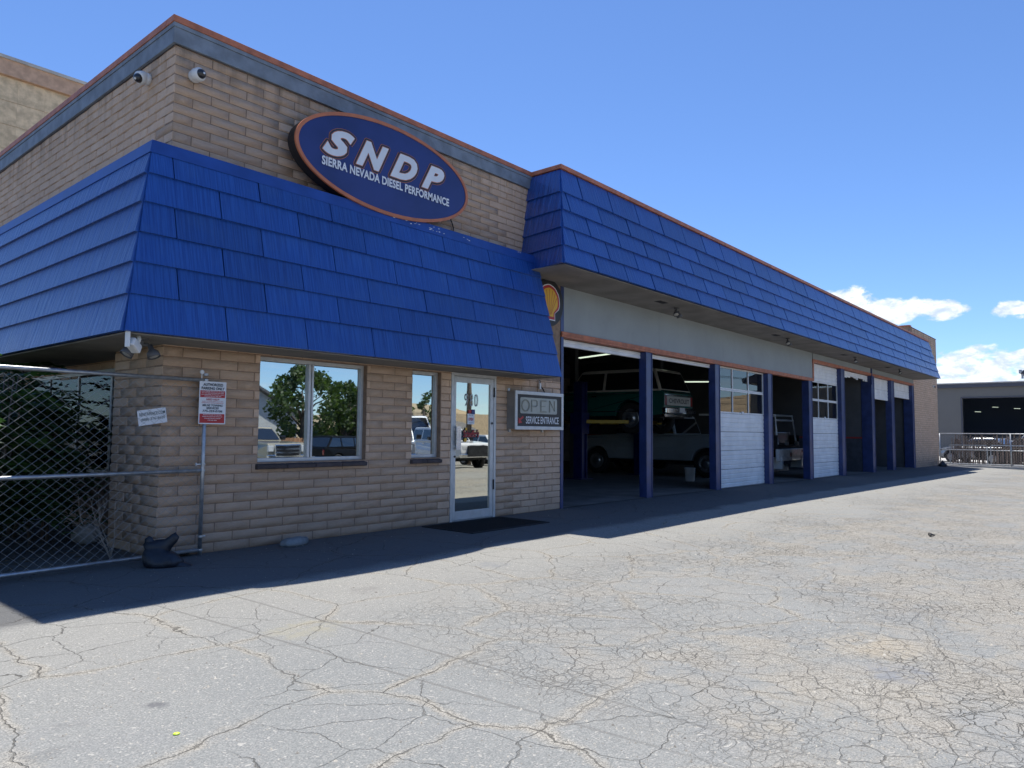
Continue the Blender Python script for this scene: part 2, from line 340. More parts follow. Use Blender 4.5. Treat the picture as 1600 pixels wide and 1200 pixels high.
M = dict(
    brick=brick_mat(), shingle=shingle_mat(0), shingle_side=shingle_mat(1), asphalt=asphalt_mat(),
    mortar=pmat('mortar', (0.30, 0.21, 0.15), .95, var=.2, var_scale=12, bump=.4),
    blue_metal=pmat('blue_flashing', (0.017, 0.066, 0.29), .40, var=.15, var_scale=3),
    blue_back=pmat('blue_roof_backing', (0.008, 0.02, 0.09), .8),
    navy=pmat('navy_post_paint', (0.030, 0.052, 0.165), .34, var=.2, var_scale=4, dirt=.25, dirt_col=(.05, .05, .07)),
    fascia=pmat('grey_fascia_paint', (0.20, 0.235, 0.28), .7, var=.2, var_scale=5, bump=.35, bump_scale=18, dirt=.35, dirt_col=(.13, .145, .16)),
    header=pmat('grey_header_paint', (0.31, 0.34, 0.35), .75, var=.05, var_scale=1.2, bump=.12, bump_scale=8, dirt=.14, dirt_col=(.17, .18, .18)),
    soffit=pmat('soffit_paint', (0.23, 0.215, 0.20), .85, var=.18, var_scale=2, bump=.15),
    orange=pmat('orange_trim_paint', (0.46, 0.155, 0.078), .55, var=.22, var_scale=7, dirt=.25, dirt_col=(.25, .14, .10)),
    alum=pmat('aluminium_frame', (0.56, 0.57, 0.575), .42, metal=.35, var=.08, var_scale=9, dirt=.15, dirt_col=(.3, .3, .3)),
    alum_dark=pmat('dark_frame_seal', (0.03, 0.03, 0.032), .7),
    white_door=pmat('white_door_paint', (0.80, 0.81, 0.82), .5, var=.06, var_scale=3, dirt=.3, dirt_col=(.55, .56, .57)),
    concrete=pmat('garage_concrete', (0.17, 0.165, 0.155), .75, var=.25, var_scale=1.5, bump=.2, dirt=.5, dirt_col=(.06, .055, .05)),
    pale_concrete=pmat('pale_concrete', (0.50, 0.48, 0.44), .85, var=.15, var_scale=2, bump=.2),
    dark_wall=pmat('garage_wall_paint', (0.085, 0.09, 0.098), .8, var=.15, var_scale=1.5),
    dado=pmat('garage_dado_paint', (0.05, 0.06, 0.08), .7, var=.2),
    tan_wall=pmat('garage_tan_paint', (0.23, 0.19, 0.16), .8, var=.15),
    red_stripe=pmat('red_stripe_paint', (0.30, 0.03, 0.03), .6),
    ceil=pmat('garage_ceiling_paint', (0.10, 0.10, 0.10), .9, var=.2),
    galv=pmat('galvanised_steel', (0.42, 0.44, 0.46), .42, metal=.75, var=.2, var_scale=14, bump=.1),
    sign_white=pmat('sign_white', (0.74, 0.76, 0.79), .45, var=.04),
    sign_blue=pmat('sign_blue', (0.020, 0.035, 0.155), .35, var=.2, var_scale=1.2),
    sign_black=pmat('sign_black', (0.012, 0.012, 0.015), .45),
    sign_orange=pmat('sign_orange', (0.50, 0.165, 0.075), .5, var=.1),
    sign_red=pmat('sign_red', (0.45, 0.025, 0.028), .45),
    sign_yellow=pmat('sign_yellow', (0.75, 0.42, 0.03), .45),
    ink=pmat('sign_ink', (0.02, 0.03, 0.045), .6),
    plastic_white=pmat('white_plastic', (0.72, 0.72, 0.71), .35, var=.05),
    plastic_black=pmat('black_plastic', (0.015, 0.015, 0.018), .3, coat=.5),
    bronze=pmat('grey_lamp_housing', (0.085, 0.085, 0.09), .5, var=.15),
    lens=pmat('lamp_lens', (0.40, 0.39, 0.36), .3),
    rubber=pmat('black_rubber', (0.018, 0.018, 0.018), .75, bump=.3, bump_scale=60),
    tyre=pmat('tyre_rubber', (0.02, 0.02, 0.021), .8, bump=.2),
    sack=pmat('black_sandbag_fabric', (0.013, 0.017, 0.026), .42, var=.3, bump=1.0, bump_scale=11),
    pale_sack=pmat('grey_sandbag_fabric', (0.20, 0.215, 0.22), .9, var=.3, bump=.6, bump_scale=24),
    rock=pmat('pale_rock', (0.30, 0.28, 0.25), .95, var=.3, bump=.8, bump_scale=9),
    twig=pmat('dry_twig_bark', (0.32, 0.27, 0.22), .9, var=.2),
    bark=pmat('tree_bark', (0.12, 0.095, 0.075), .95, var=.3, bump=.8, bump_scale=18, stretch=(1, 1, .25)),
    wood_pole=pmat('weathered_pole_wood', (0.14, 0.105, 0.08), .95, var=.3, bump=.4, stretch=(1, 1, .1)),
    fence_wood=pmat('cedar_fence_wood', (0.42, 0.23, 0.13), .85, var=.25, rnd=.2, stretch=(1, 1, .15)),
    chrome=pmat('chrome', (0.75, 0.76, 0.78), .12, metal=1.0),
    rim=pmat('wheel_steel', (0.42, 0.43, 0.44), .3, metal=.8),
    car_glass=pmat('car_window_glass', (0.012, 0.015, 0.018), .06, spec=1.0, coat=1.0),
    headlamp=pmat('headlamp_lens', (0.62, 0.64, 0.66), .1, coat=1.0),
    tail=pmat('tail_lamp_lens', (0.32, 0.015, 0.015), .15, coat=1.0),
    under=pmat('vehicle_underbody', (0.03, 0.032, 0.035), .6, metal=.4, var=.4),
    green_paint=pmat('teal_green_car_paint', (0.012, 0.125, 0.105), .25, coat=.8),
    cream_paint=pmat('cream_white_car_paint', (0.62, 0.61, 0.56), .3, coat=.6),
    white_paint=pmat('white_car_paint', (0.70, 0.72, 0.74), .28, coat=.8, dirt=.1),
    silver_paint=pmat('silver_car_paint', (0.36, 0.37, 0.38), .25, metal=.5, coat=.8),
    gold_paint=pmat('champagne_car_paint', (0.40, 0.36, 0.27), .25, metal=.4, coat=.8),
    black_paint=pmat('black_car_paint', (0.008, 0.009, 0.011), .38, spec=.15),
    red_paint=pmat('dark_red_car_paint', (0.16, 0.03, 0.03), .3, coat=.8),
    lift_blue=pmat('lift_blue_paint', (0.008, 0.014, 0.10), .35, var=.2),
    lift_yellow=pmat('lift_yellow_paint', (0.55, 0.36, 0.03), .5, dirt=.3),
    rust=pmat('rusty_steel', (0.20, 0.15, 0.12), .8, metal=.3, var=.4, rnd=.3),
    far_wall=pmat('far_building_siding', (0.16, 0.158, 0.15), .8, var=.06, var_scale=.6),
    far_trim=pmat('far_building_trim', (0.075, 0.08, 0.10), .7),
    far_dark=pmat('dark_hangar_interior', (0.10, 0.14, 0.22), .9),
    stucco=pmat('tan_stucco', (0.68, 0.53, 0.34), .95, var=.22, var_scale=5, bump=.8, bump_scale=14, dirt=.3, dirt_col=(.40, .29, .17)),
    house=pmat('white_siding', (0.52, 0.53, 0.53), .7, var=.05),
    hroof=pmat('grey_shingle_roof', (0.12, 0.12, 0.125), .9, var=.2, bump=.3),
    tan_build=pmat('tan_plaster', (0.45, 0.35, 0.23), .9, var=.15),
    hill=pmat('dry_grass_hill', (0.36, 0.28, 0.17), .98, var=.22, var_scale=.05, dirt=.5, dirt_col=(.17, .16, .10)),
    tube=pmat('fluorescent_tube', (0.9, 0.95, 0.85), .4, emit=(.86, 1.0, .80), estr=.7),
    roofing=pmat('roof_membrane', (0.35, 0.33, 0.30), .9, var=.2),
    pink_pipe=pmat('pink_vent_pipe', (0.62, 0.42, 0.34), .8),
    mat_rub=pmat('door_mat_rubber', (0.012, 0.013, 0.015), .85, bump=.5, bump_scale=90),
    lime=pmat('lime_plastic', (0.62, 0.85, 0.06), .4),
    litter=pmat('leaf_litter', (0.11, 0.09, 0.06), .95, var=.5, var_scale=20, bump=.8),
    office_dark=pmat('office_interior', (0.05, 0.048, 0.045), .9),
    wire=pmat('zinc_wire', (0.33, 0.34, 0.35), .5, metal=.15),
    cable=pmat('black_cable', (0.012, 0.012, 0.013), .6),
)
M['win_glass'] = glass_mat('reflective_window_glass', (0.74, 0.79, 0.78), .80, (.35, .38, .38))
M['door_glass'] = glass_mat('reflective_door_glass', (0.80, 0.80, 0.71), .82, (.35, .38, .36))
M['shade_glass'] = glass_mat('shaded_window_glass', (0.34, 0.37, 0.36), .10, (.30, .30, .30))
M['bay_glass'] = glass_mat('garage_door_glass', (0.60, 0.58, 0.55), .20, (.62, .62, .60))

def leaf_mat(name, a, b):
    m = bpy.data.materials.new(name); m.use_nodes = True
    g = G(m.node_tree)
    at = g.n('ShaderNodeAttribute', dict(attribute_name='tint', attribute_type='GEOMETRY')).outputs['Fac']
    c = g.mix(at, a, b)
    d = g.n('ShaderNodeBsdfPrincipled', Base_Color=c, Roughness=.5)
    t = g.n('ShaderNodeBsdfTranslucent', Color=g.mix(1.0, c, (1.4, 1.7, .6), 'MULTIPLY'))
    mx = g.n('ShaderNodeMixShader', i0=.3, i1=d.outputs[0], i2=t.outputs[0])
    g.n('ShaderNodeOutputMaterial', Surface=mx.outputs[0])
    return m
M['leaf'] = leaf_mat('sumac_leaf', (0.022, 0.05, 0.022), (0.06, 0.12, 0.035))
M['tree_leaf'] = leaf_mat('tree_leaf', (0.03, 0.055, 0.02), (0.085, 0.125, 0.045))

# ------------------------------------------------------------------ mesh helpers
class MB:
    def __init__(s):
        s.v, s.f, s.mi = [], [], []
    def quad(s, *pts, m=0):
        i = len(s.v)
        s.v += [tuple(p) for p in pts]
        s.f.append(tuple(range(i, i + len(pts)))); s.mi.append(m)
        return s
    def box(s, x0, x1, y0, y1, z0, z1, m=0):
        i = len(s.v)
        s.v += [(x0, y0, z0), (x1, y0, z0), (x1, y1, z0), (x0, y1, z0), (x0, y0, z1), (x1, y0, z1), (x1, y1, z1), (x0, y1, z1)]
        for f in ((0, 3, 2, 1), (4, 5, 6, 7), (0, 1, 5, 4), (1, 2, 6, 5), (2, 3, 7, 6), (3, 0, 4, 7)):
            s.f.append(tuple(i + k for k in f)); s.mi.append(m)
        return s
    def hexa(s, p, m=0):
        i = len(s.v)
        s.v += [tuple(q) for q in p]
        for f in ((0, 3, 2, 1), (4, 5, 6, 7), (0, 1, 5, 4), (1, 2, 6, 5), (2, 3, 7, 6), (3, 0, 4, 7)):
            s.f.append(tuple(i + k for k in f)); s.mi.append(m)
        return s
    def obox(s, c, half, rot, m=0):
        c = Vector(c)
        pts = []
        for z in (-1, 1):
            for a, b in ((-1, -1), (1, -1), (1, 1), (-1, 1)):
                pts.append(c + rot @ Vector((a * half[0], b * half[1], z * half[2])))
        return s.hexa(pts, m)
    def prism(s, poly, fn, a, b, m=0):
        """poly of 2-D points; fn(u, v, t) gives the 3-D point, t runs a..b"""
        i = len(s.v); n = len(poly)
        s.v += [tuple(fn(u, v, a)) for u, v in poly] + [tuple(fn(u, v, b)) for u, v in poly]
        s.f.append(tuple(range(i, i + n))); s.mi.append(m)
        s.f.append(tuple(reversed(range(i + n, i + 2 * n)))); s.mi.append(m)
        for k in range(n):
            j = (k + 1) % n
            s.f.append((i + k, i + n + k, i + n + j, i + j)); s.mi.append(m)
        return s
    def tube(s, pts, r, n=6, m=0, cap=True):
        pts = [Vector(p) for p in pts]
        rs = r if isinstance(r, (list, tuple)) else [r] * len(pts)
        base = len(s.v)
        prev = None
        for k, p in enumerate(pts):
            d = (pts[min(k + 1, len(pts) - 1)] - pts[max(k - 1, 0)])
            if d.length < 1e-9:
                d = Vector((0, 0, 1))
            d.normalize()
            if prev is None:
                a = d.orthogonal().normalized()
            else:
                a = prev - d * prev.dot(d)
                a = a.normalized() if a.length > 1e-6 else d.orthogonal().normalized()
            prev = a
            b = d.cross(a)
            for q in range(n):
                t = 2 * math.pi * q / n
                s.v.append(tuple(p + (a * math.cos(t) + b * math.sin(t)) * rs[k]))
        for k in range(len(pts) - 1):
            for q in range(n):
                q2 = (q + 1) % n
                s.f.append((base + k * n + q, base + k * n + q2, base + (k + 1) * n + q2, base + (k + 1) * n + q)); s.mi.append(m)
        if cap:
            s.f.append(tuple(reversed(range(base, base + n)))); s.mi.append(m)
            e = base + (len(pts) - 1) * n
            s.f.append(tuple(range(e, e + n))); s.mi.append(m)
        return s
    def lathe(s, prof, o, ax, n=24, m=0):
        """prof: (radius, distance along ax)"""
        o, ax = Vector(o), Vector(ax).normalized()
        a = ax.orthogonal().normalized(); b = ax.cross(a)
        base = len(s.v)
        for r, h in prof:
            for q in range(n):
                t = 2 * math.pi * q / n
                s.v.append(tuple(o + ax * h + (a * math.cos(t) + b * math.sin(t)) * max(r, 1e-5)))
        for k in range(len(prof) - 1):
            for q in range(n):
                q2 = (q + 1) % n
                s.f.append((base + k * n + q, base + k * n + q2, base + (k + 1) * n + q2, base + (k + 1) * n + q)); s.mi.append(m)
        return s
    def sphere(s, c, r, nu=12, nv=8, m=0, sc=(1, 1, 1)):
        base = len(s.v)
        for j in range(nv + 1):
            ph = math.pi * j / nv
            for i in range(nu):
                t = 2 * math.pi * i / nu
                s.v.append((c[0] + r * sc[0] * math.sin(ph) * math.cos(t), c[1] + r * sc[1] * math.sin(ph) * math.sin(t), c[2] + r * sc[2] * math.cos(ph)))
        for j in range(nv):
            for i in range(nu):
                i2 = (i + 1) % nu
                s.f.append((base + j * nu + i, base + (j + 1) * nu + i, base + (j + 1) * nu + i2, base + j * nu + i2)); s.mi.append(m)
        return s
    def mesh(s, name, mats, smooth=False):
        me = bpy.data.meshes.new(name)
        me.from_pydata([tuple(map(float, v)) for v in s.v], [], s.f)
        for mt in (mats if isinstance(mats, (list, tuple)) else [mats]):
            me.materials.append(mt)
        if any(s.mi):
            me.polygons.foreach_set('material_index', s.mi)
        bm = bmesh.new(); bm.from_mesh(me)
        bmesh.ops.recalc_face_normals(bm, faces=bm.faces)
        bm.to_mesh(me); bm.free()
        if smooth:
            me.polygons.foreach_set('use_smooth', [True] * len(me.polygons))
        me.update()
        return me
    def build(s, name, mats, parent=None, smooth=False, bevel=0.0, segs=2, loc=None, rot=None):
        return link(name, s.mesh(name, mats, smooth), parent, bevel, segs, loc, rot)

def link(name, me, parent=None, bevel=0.0, segs=2, loc=None, rot=None):
    o = bpy.data.objects.new(name, me)
    COL.objects.link(o)
    if parent is not None:
        o.parent = parent
    if loc is not None:
        o.location = loc
    if rot is not None:
        o.rotation_euler = rot
    if bevel:
        b = o.modifiers.new('bevel', 'BEVEL')
        b.width = bevel; b.segments = segs; b.limit_method = 'ANGLE'; b.angle_limit = R(35)
        b.harden_normals = False
    return o

def tag(o, label=None, cat=None, group=None, kind=None):
    if label: o['label'] = label
    if cat: o['category'] = cat
    if group: o['group'] = group
    if kind: o['kind'] = kind
    return o

def thing(name, label, cat, loc=(0, 0, 0), rz=0.0, group=None):
    o = bpy.data.objects.new(name, None)
    COL.objects.link(o)
    o.empty_display_size = .2
    o.location = loc; o.rotation_euler = (0, 0, rz)
    return tag(o, label, cat, group)

def copy_tree(o, parent=None):
    c = o.copy(); COL.objects.link(c); c.parent = parent
    for ch in list(o.children):
        copy_tree(ch, c)
    return c

def text_mb(txt, height, cx=None, x0=None, width=None, z0=0.0, y=0.0, fat=0.0, shear=0.0, align='LEFT', spacing=1.0, ref=None):
    """letters as real flat-extruded geometry in the XZ plane facing -Y; returns an MB"""
    cu = bpy.data.curves.new('lettering', 'FONT')
    cu.body = txt; cu.size = 1.0; cu.offset = fat; cu.extrude = 0.0; cu.shear = shear
    cu.resolution_u = 4; cu.space_character = spacing
    ob = bpy.data.objects.new('lettering', cu)
    COL.objects.link(ob)
    dg = bpy.context.evaluated_depsgraph_get()
    me = bpy.data.meshes.new_from_object(ob.evaluated_get(dg))
    bpy.data.objects.remove(ob); bpy.data.curves.remove(cu)
    vs = [v.co.copy() for v in me.vertices]
    fs = [tuple(p.vertices) for p in me.polygons]
    bpy.data.meshes.remove(me)
    mb = MB()
    if not vs:
        return mb
    ax0, ax1 = min(v.x for v in vs), max(v.x for v in vs)
    az0, az1 = min(v.y for v in vs), max(v.y for v in vs)
    k = height / (az1 - az0)
    kx = width / (ax1 - ax0) if width else k
    if x0 is None:
        x0 = cx - kx * (ax1 - ax0) / 2
    if ref:
        ax0, az0, k, kx = ref
    mb.ref = (ax0, az0, k, kx)
    mb.v = [(x0 + (v.x - ax0) * kx, y, z0 + (v.y - az0) * k) for v in vs]
    mb.f = fs; mb.mi = [0] * len(fs)
    return mb

def merge(a, b, m=0):
    i = len(a.v)
    a.v += b.v
    a.f += [tuple(i + k for k in f) for f in b.f]
    a.mi += [m] * len(b.f)
    return a

def gz(x, y):
    """ground height: level by the office, falling gently away down the bays and towards the street"""
    t = min(max(0.0, x - 9.0), 45.0)
    t = t * t / (t + 1.5) if t > 0 else 0.0
    s = min(max(0.0, -y), 6.0)
    z = -.0066 * t - .0011 * t * s
    z -= .03 * min(max(0.0, -y - 8.5), 25.0)
    return z

# ------------------------------------------------------------------ ground
def make_ground():
    xs = np.unique(np.concatenate([np.arange(-400, -20, 40), np.arange(-20, 60, 1.0), np.arange(60, 700, 40.)]))
    ys = np.unique(np.concatenate([np.arange(-700, -40, 40.), np.arange(-40, 16, 1.0), np.arange(20, 500, 40.)]))
    vs = [(float(x), float(y), gz(x, y)) for y in ys for x in xs]
    nx = len(xs)
    fs = [(j * nx + i, j * nx + i + 1, (j + 1) * nx + i + 1, (j + 1) * nx + i) for j in range(len(ys) - 1) for i in range(nx - 1)]
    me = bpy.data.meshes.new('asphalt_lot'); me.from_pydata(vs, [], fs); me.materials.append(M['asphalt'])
    me.polygons.foreach_set('use_smooth', [True] * len(fs))
    tag(link('asphalt_lot', me), kind='structure')
make_ground()

def make_gravel():
    rng = np.random.default_rng(3)
    n = 15000
    # polar scatter in front of the camera, thinning with distance, clumped
    pts = []
    while len(pts) < n:
        x = rng.uniform(-5, 10, 4000); y = rng.uniform(-8.5, -.1, 4000)
        d = np.hypot(x - CAM.x, y - CAM.y)
        cl = np.sin(x * 1.7 + 2 * np.sin(y * 1.3)) * np.sin(y * 2.1 + np.sin(x * .9)) * .5 + .5
        right = 1 / (1 + np.exp(-(x + .3) * 3))
        keep = rng.random(4000) < np.clip(6 / (d * d + 1), 0, 1) * (.15 + .85 * cl ** 2) * (.35 + .65 * right) * np.where(y > -1.9, .25, 1)
        keep &= d > 1.2
        pts += list(zip(x[keep], y[keep]))
    pts = np.array(pts[:n])
    base = np.array([(1, 0, 0), (0, 1, 0), (-1, 0, 0), (0, -1, 0), (0, 0, 1), (.5, .5, -.6)], float)
    faces = [(0, 1, 4), (1, 2, 4), (2, 3, 4), (3, 0, 4)]
    V = np.zeros((n, 5, 3)); 
    r = rng.lognormal(-5.55, .42, n); r = np.clip(r, .0018, .011)
    ang = rng.uniform(0, 6.28, n)
    for k in range(5):
        v = base[k] * (1 + rng.uniform(-.35, .35, (n, 3)))
        x = (v[:, 0] * np.cos(ang) - v[:, 1] * np.sin(ang)) * r
        y = (v[:, 0] * np.sin(ang) + v[:, 1] * np.cos(ang)) * r
        V[:, k, 0] = pts[:, 0] + x; V[:, k, 1] = pts[:, 1] + y; V[:, k, 2] = v[:, 2] * r * .75 + (.0015 if k == 4 else -.001)
    F = (np.arange(n)[:, None, None] * 5 + np.array(faces)[None]).reshape(-1, 3)
    me = bpy.data.meshes.new('loose_gravel')
    me.vertices.add(n * 5); me.vertices.foreach_set('co', V.reshape(-1))
    me.loops.add(len(F) * 3); me.loops.foreach_set('vertex_index', F.reshape(-1).astype(np.int32))
    me.polygons.add(len(F)); me.polygons.foreach_set('loop_start', np.arange(0, len(F) * 3, 3, dtype=np.int32))
    me.update(calc_edges=True)
    a = me.attributes.new('tint', 'FLOAT', 'FACE')
    a.data.foreach_set('value', np.repeat(rng.random(n), 4).astype(np.float32))
    mt = bpy.data.materials.new('gravel_stone'); mt.use_nodes = True
    g = G(mt.node_tree)
    at = g.n('ShaderNodeAttribute', dict(attribute_name='tint', attribute_type='GEOMETRY')).outputs['Fac']
    b = g.n('ShaderNodeBsdfPrincipled', Base_Color=g.mix(at, (.15, .14, .125), (.46, .43, .37)), Roughness=.95)
    g.n('ShaderNodeOutputMaterial', Surface=b.outputs[0])
    me.materials.append(mt)
    tag(link('loose_gravel', me), 'loose pale gravel crumbs scattered over the cracked asphalt', 'gravel', kind='stuff')
make_gravel()

# ------------------------------------------------------------------ the shop building
B = thing('auto_repair_shop', 'brown block diesel repair shop with blue shake mansard roofs and open service bays', 'building')
CH, BL, GAP = 0.1016, 0.4064, 0.008        # course height, block length, joint
ZT, ZG, ZC = 5.572, 5.287, 5.50            # cap top, wall top, fascia top
MZ0, MZ1 = 2.156, 4.078                    # office mansard
MY0, MY1 = 0.638, 0.323
XO = 6.73                                  # end of the office front
GX0, GX1 = 5.86, 33.66                     # garage mansard ends (top)
GZ0, GZT = 3.831, 5.458
GY0, GY1 = 1.036, 0.631
POST = [(6.73, 6.82, .16), (9.62, 9.86, .16), (12.83, 13.09, .16), (16.11, 16.41, .16), (19.385, 19.70, .2), (22.66, 23.05, .2),
        (26.45, 26.86, .36), (29.45, 29.93, .22), (33.22, 33.57, .36)]
XE, ZE = 38.9, 6.2                         # far end of the block wing

OPEN = [(1.083, 2.583, .927, 2.123), (3.361, 3.896, .927, 2.123), (4.101, 5.07, 0, 2.15)]   # window, window, door

def wall_boxes(mb, x0, x1, z0, z1, opens, y0, y1):
    xs = sorted({x0, x1, *[o[0] for o in opens], *[o[1] for o in opens]})
    for a, b in zip(xs, xs[1:]):
        if b <= x0 or a >= x1: continue
        zs = [(z0, z1)]
        for o in opens:
            if o[0] < b - 1e-6 and o[1] > a + 1e-6:
                nz = []
                for p, q in zs:
                    if o[2] > p: nz.append((p, min(q, o[2])))
                    if o[3] < q: nz.append((max(p, o[3]), q))
                zs = nz
        for p, q in zs:
            if q - p > 1e-4: mb.box(a, b, y0, y1, p, q)

def block_rects(x0, x1, z0, z1, opens, phase=0.0):
    out = []
    k0 = int(math.floor(z0 / CH + 1e-6)); k = k0
    while k * CH < z1 - .012:
        a, b = max(z0, k * CH), min(z1, (k + 1) * CH)
        k += 1
        if b - a < .02: continue
        off = (BL / 2 if k % 2 else 0.0) + phase
        xs = [x0]
        i = math.floor((x0 - off) / BL) + 1
        while off + i * BL < x1 - .03:
            if off + i * BL > x0 + .03: xs.append(off + i * BL)
            i += 1
        xs.append(x1)
        for p, q in zip(xs, xs[1:]):
            segs = [(p, q)]
            for o in opens:
                if o[2] < b - .03 and o[3] > a + .03:
                    ns = []
                    for s, e in segs:
                        if o[1] <= s or o[0] >= e: ns.append((s, e)); continue
                        if o[0] > s: ns.append((s, o[0]))
                        if o[1] < e: ns.append((o[1], e))
                    segs = ns
            for s, e in segs:
                if e - s > .03: out.append((s, e, a, b))
    return out

def block_mesh(seed):
    """slumped block face, unit size in x (0..1) and z (0..1), face at y=0 pushed out unevenly"""
    rr = random.Random(seed)
    mb = MB()
    def j(a): return rr.uniform(-a, a)
    o = [(0, .012, 0), (1, .012, 0), (1, .012, 1), (0, .012, 1)]
    ix, iz = .022, .10
    f = [(ix + j(.008), j(.0018), iz + j(.05)), (.5, -.002 + j(.002), iz * .7 + j(.05)), (1 - ix + j(.008), j(.0018), iz + j(.05)),
         (1 - ix + j(.008), j(.0018), 1 - iz + j(.05)), (.5, -.002 + j(.002), 1 - iz * .7 + j(.05)), (ix + j(.008), j(.0018), 1 - iz + j(.05))]
    mb.v = o + f
    mb.f = [(4, 5, 8, 9), (5, 6, 7, 8), (0, 1, 6, 5, 4), (1, 2, 7, 6), (2, 3, 9, 8, 7), (3, 0, 4, 9)]
    mb.mi = [0] * 6
    return mb
BLOCKS = [block_mesh(s) for s in range(8)]
BLOCK_ME = [b.mesh('brick', M['brick'], True) for b in BLOCKS]

def collect_blocks():
    L = []   # (kind, origin, axis, length, z0, z1, wallparent)
    for s, e, a, b in block_rects(0, XO, 0, MZ0, OPEN): L.append(('front', s, e, a, b))
    for s, e, a, b in block_rects(0, XO, MZ1 - .02, ZG, []): L.append(('front', s, e, a, b))
    for s, e, a, b in block_rects(0, 1.2, 0, MZ0, [], .0): L.append(('side', s, e, a, b))
    for s, e, a, b in block_rects(0, 12, MZ1 - .02, ZG, [], .0): L.append(('side', s, e, a, b))
    for s, e, a, b in block_rects(1.2, 5.6, 1.95, MZ0, [], .0): L.append(('recess', s, e, a, b))
    for s, e, a, b in block_rects(33.57, XE, gz(36, 0) - .1, ZE, [], .0): L.append(('front', s, e, a, b))
    return L

def brick_walls():
    back = MB()
    wall_boxes(back, .004, XO, -.2, ZG, OPEN, .010, .20)
    back.build('office_front_wall', M['mortar'], B)
    fw = [c for c in B.children if c.name.startswith('office_front_wall')][0]
    sb = MB()
    sb.box(.010, .20, .0105, 1.195, -.2, MZ0)           # corner pier
    sb.box(.010, .20, .0105, 12.0, MZ0 + .001, ZG)
    sb.box(.385, .52, 1.20, 5.6, -.2, MZ0)               # set-back side wall
    sw = sb.build('office_side_wall', M['mortar'], B)
    wb = MB()
    wb.box(33.57, XE - .004, .010, .2, -.6, ZE)
    wb.box(XE - .2, XE - .0, .2, 12, -.6, ZE)
    wb.box(33.0, 33.2, .2, 12, 4.5, ZE)
    wb.box(33.0, 33.57, .012, .2, 5.0, ZE)
    ww = wb.build('block_wing_wall', M['mortar'], B)
    items = []
    for kd, s, e, a, b in collect_blocks():
        if kd == 'front':
            c = Vector(((s + e) / 2, 0, (a + b) / 2)); n = Vector((0, -1, 0))
        else:
            xx = 0 if kd == 'side' else .375
            c = Vector((xx, (s + e) / 2, (a + b) / 2)); n = Vector((-1, 0, 0))
        d = CAM - c
        score = (e - s) * (b - a) * max(0, d.normalized().dot(n)) / d.length_squared
        if kd != 'front' and c.y > 4.6: score *= .0001     # outside the picture
        if kd == 'front' and abs((c.x - 2.756) / 1.4) ** 2 + abs((c.z - 4.688) / .56) ** 2 < 1: score *= .0001
        if c.z > 4 and c.z < 4.2: score *= .5
        items.append((score, kd, s, e, a, b))
    items.sort(key=lambda t: -t[0])
    rest = {}
    for idx, (sc_, kd, s, e, a, b) in enumerate(items):
        L, H = e - s - GAP, b - a - GAP * .8
        if kd == 'front':
            o = Vector((s + GAP / 2, random.uniform(-.0015, .0015), a + GAP * .4)); ang = 0
        else:
            xx = 0 if kd == 'side' else .375
            o = Vector((xx + random.uniform(-.0015, .0015), e - GAP / 2, a + GAP * .4)); ang = -math.pi / 2
        par = fw if (kd == 'front' and s < 30) else (ww if kd == 'front' else sw)
        vi = random.randrange(8)
        if idx < 296:
            ob = bpy.data.objects.new('brick', BLOCK_ME[vi]); COL.objects.link(ob)
            ob.parent = par; ob.location = o; ob.rotation_euler = (0, 0, ang); ob.scale = (L, 1, H)
        else:
            mb, tints = rest.setdefault(par.name, (MB(), []))
            i = len(mb.v)
            for v in BLOCKS[vi].v:
                p = Vector((v[0] * L, v[1], v[2] * H))
                if ang: p = Vector((p.y, -p.x, p.z))
                mb.v.append(tuple(o + p))
            tt = random.random()
            for f in BLOCKS[vi].f:
                mb.f.append(tuple(i + k for k in f)); mb.mi.append(0); tints.append(tt)
    for nm, (mb, tints) in rest.items():
        me = bpy.data.meshes.new('more_bricks'); me.from_pydata(mb.v, [], mb.f); me.materials.append(M['brick'])
        me.attributes.new('tint', 'FLOAT', 'FACE').data.foreach_set('value', tints)
        o = link('brickwork', me, bpy.data.objects[nm]); o['kind'] = 'stuff'
brick_walls()

def roof_trim():
    mb = MB()     # grey fascia boards under the cap: a wide board and a thin strip above it
    mb.box(-.035, GX0 + .1, -.035, -.002, ZG, 5.455).box(-.045, GX0 + .1, -.046, -.002, 5.456, ZC)
    mb.build('fascia_board', M['fascia'], B, bevel=.003)
    mb = MB()
    mb.box(-.035, -.002, -.001, 12, ZG, 5.455).box(-.045, -.002, -.001, 12, 5.456, ZC)
    mb.build('fascia_board', M['fascia'], B, bevel=.003)
    mb = MB()
    mb.box(-.055, GX0 + .12, -.055, .12, ZC + .001, ZT)
    mb.build('roof_cap', M['orange'], B, bevel=.004)
    mb = MB()
    mb.box(-.055, .12, .121, 12, ZC + .001, ZT)
    mb.build('roof_cap', M['orange'], B, bevel=.004)
    mb = MB()
    mb.box(GX0 - .03, GX0 + .12, -.66, -.056, ZC + .002, ZT - .001).box(GX0 + .121, GX1 + .02, -.66, -.5, ZC + .001, ZT)
    mb.build('roof_cap', M['orange'], B, bevel=.004)
    mb = MB()
    mb.box(.1, 33.0, .1, 12, 5.3, 5.42).box(5.9, 33.6, -.49, .1, 5.3, 5.48)
    mb.build('roof_deck', M['roofing'], B)
    mb = MB()
    mb.box(32.95, 33.3, -.04, 12, ZE + .001, ZE + .06)
    mb.build('roof_cap', M['orange'], B)
    mb = MB(); mb.box(33.301, XE + .02, -.01, .25, ZE + .001, ZE + .03)
    mb.build('wing_coping', M['mortar'], B)
roof_trim()

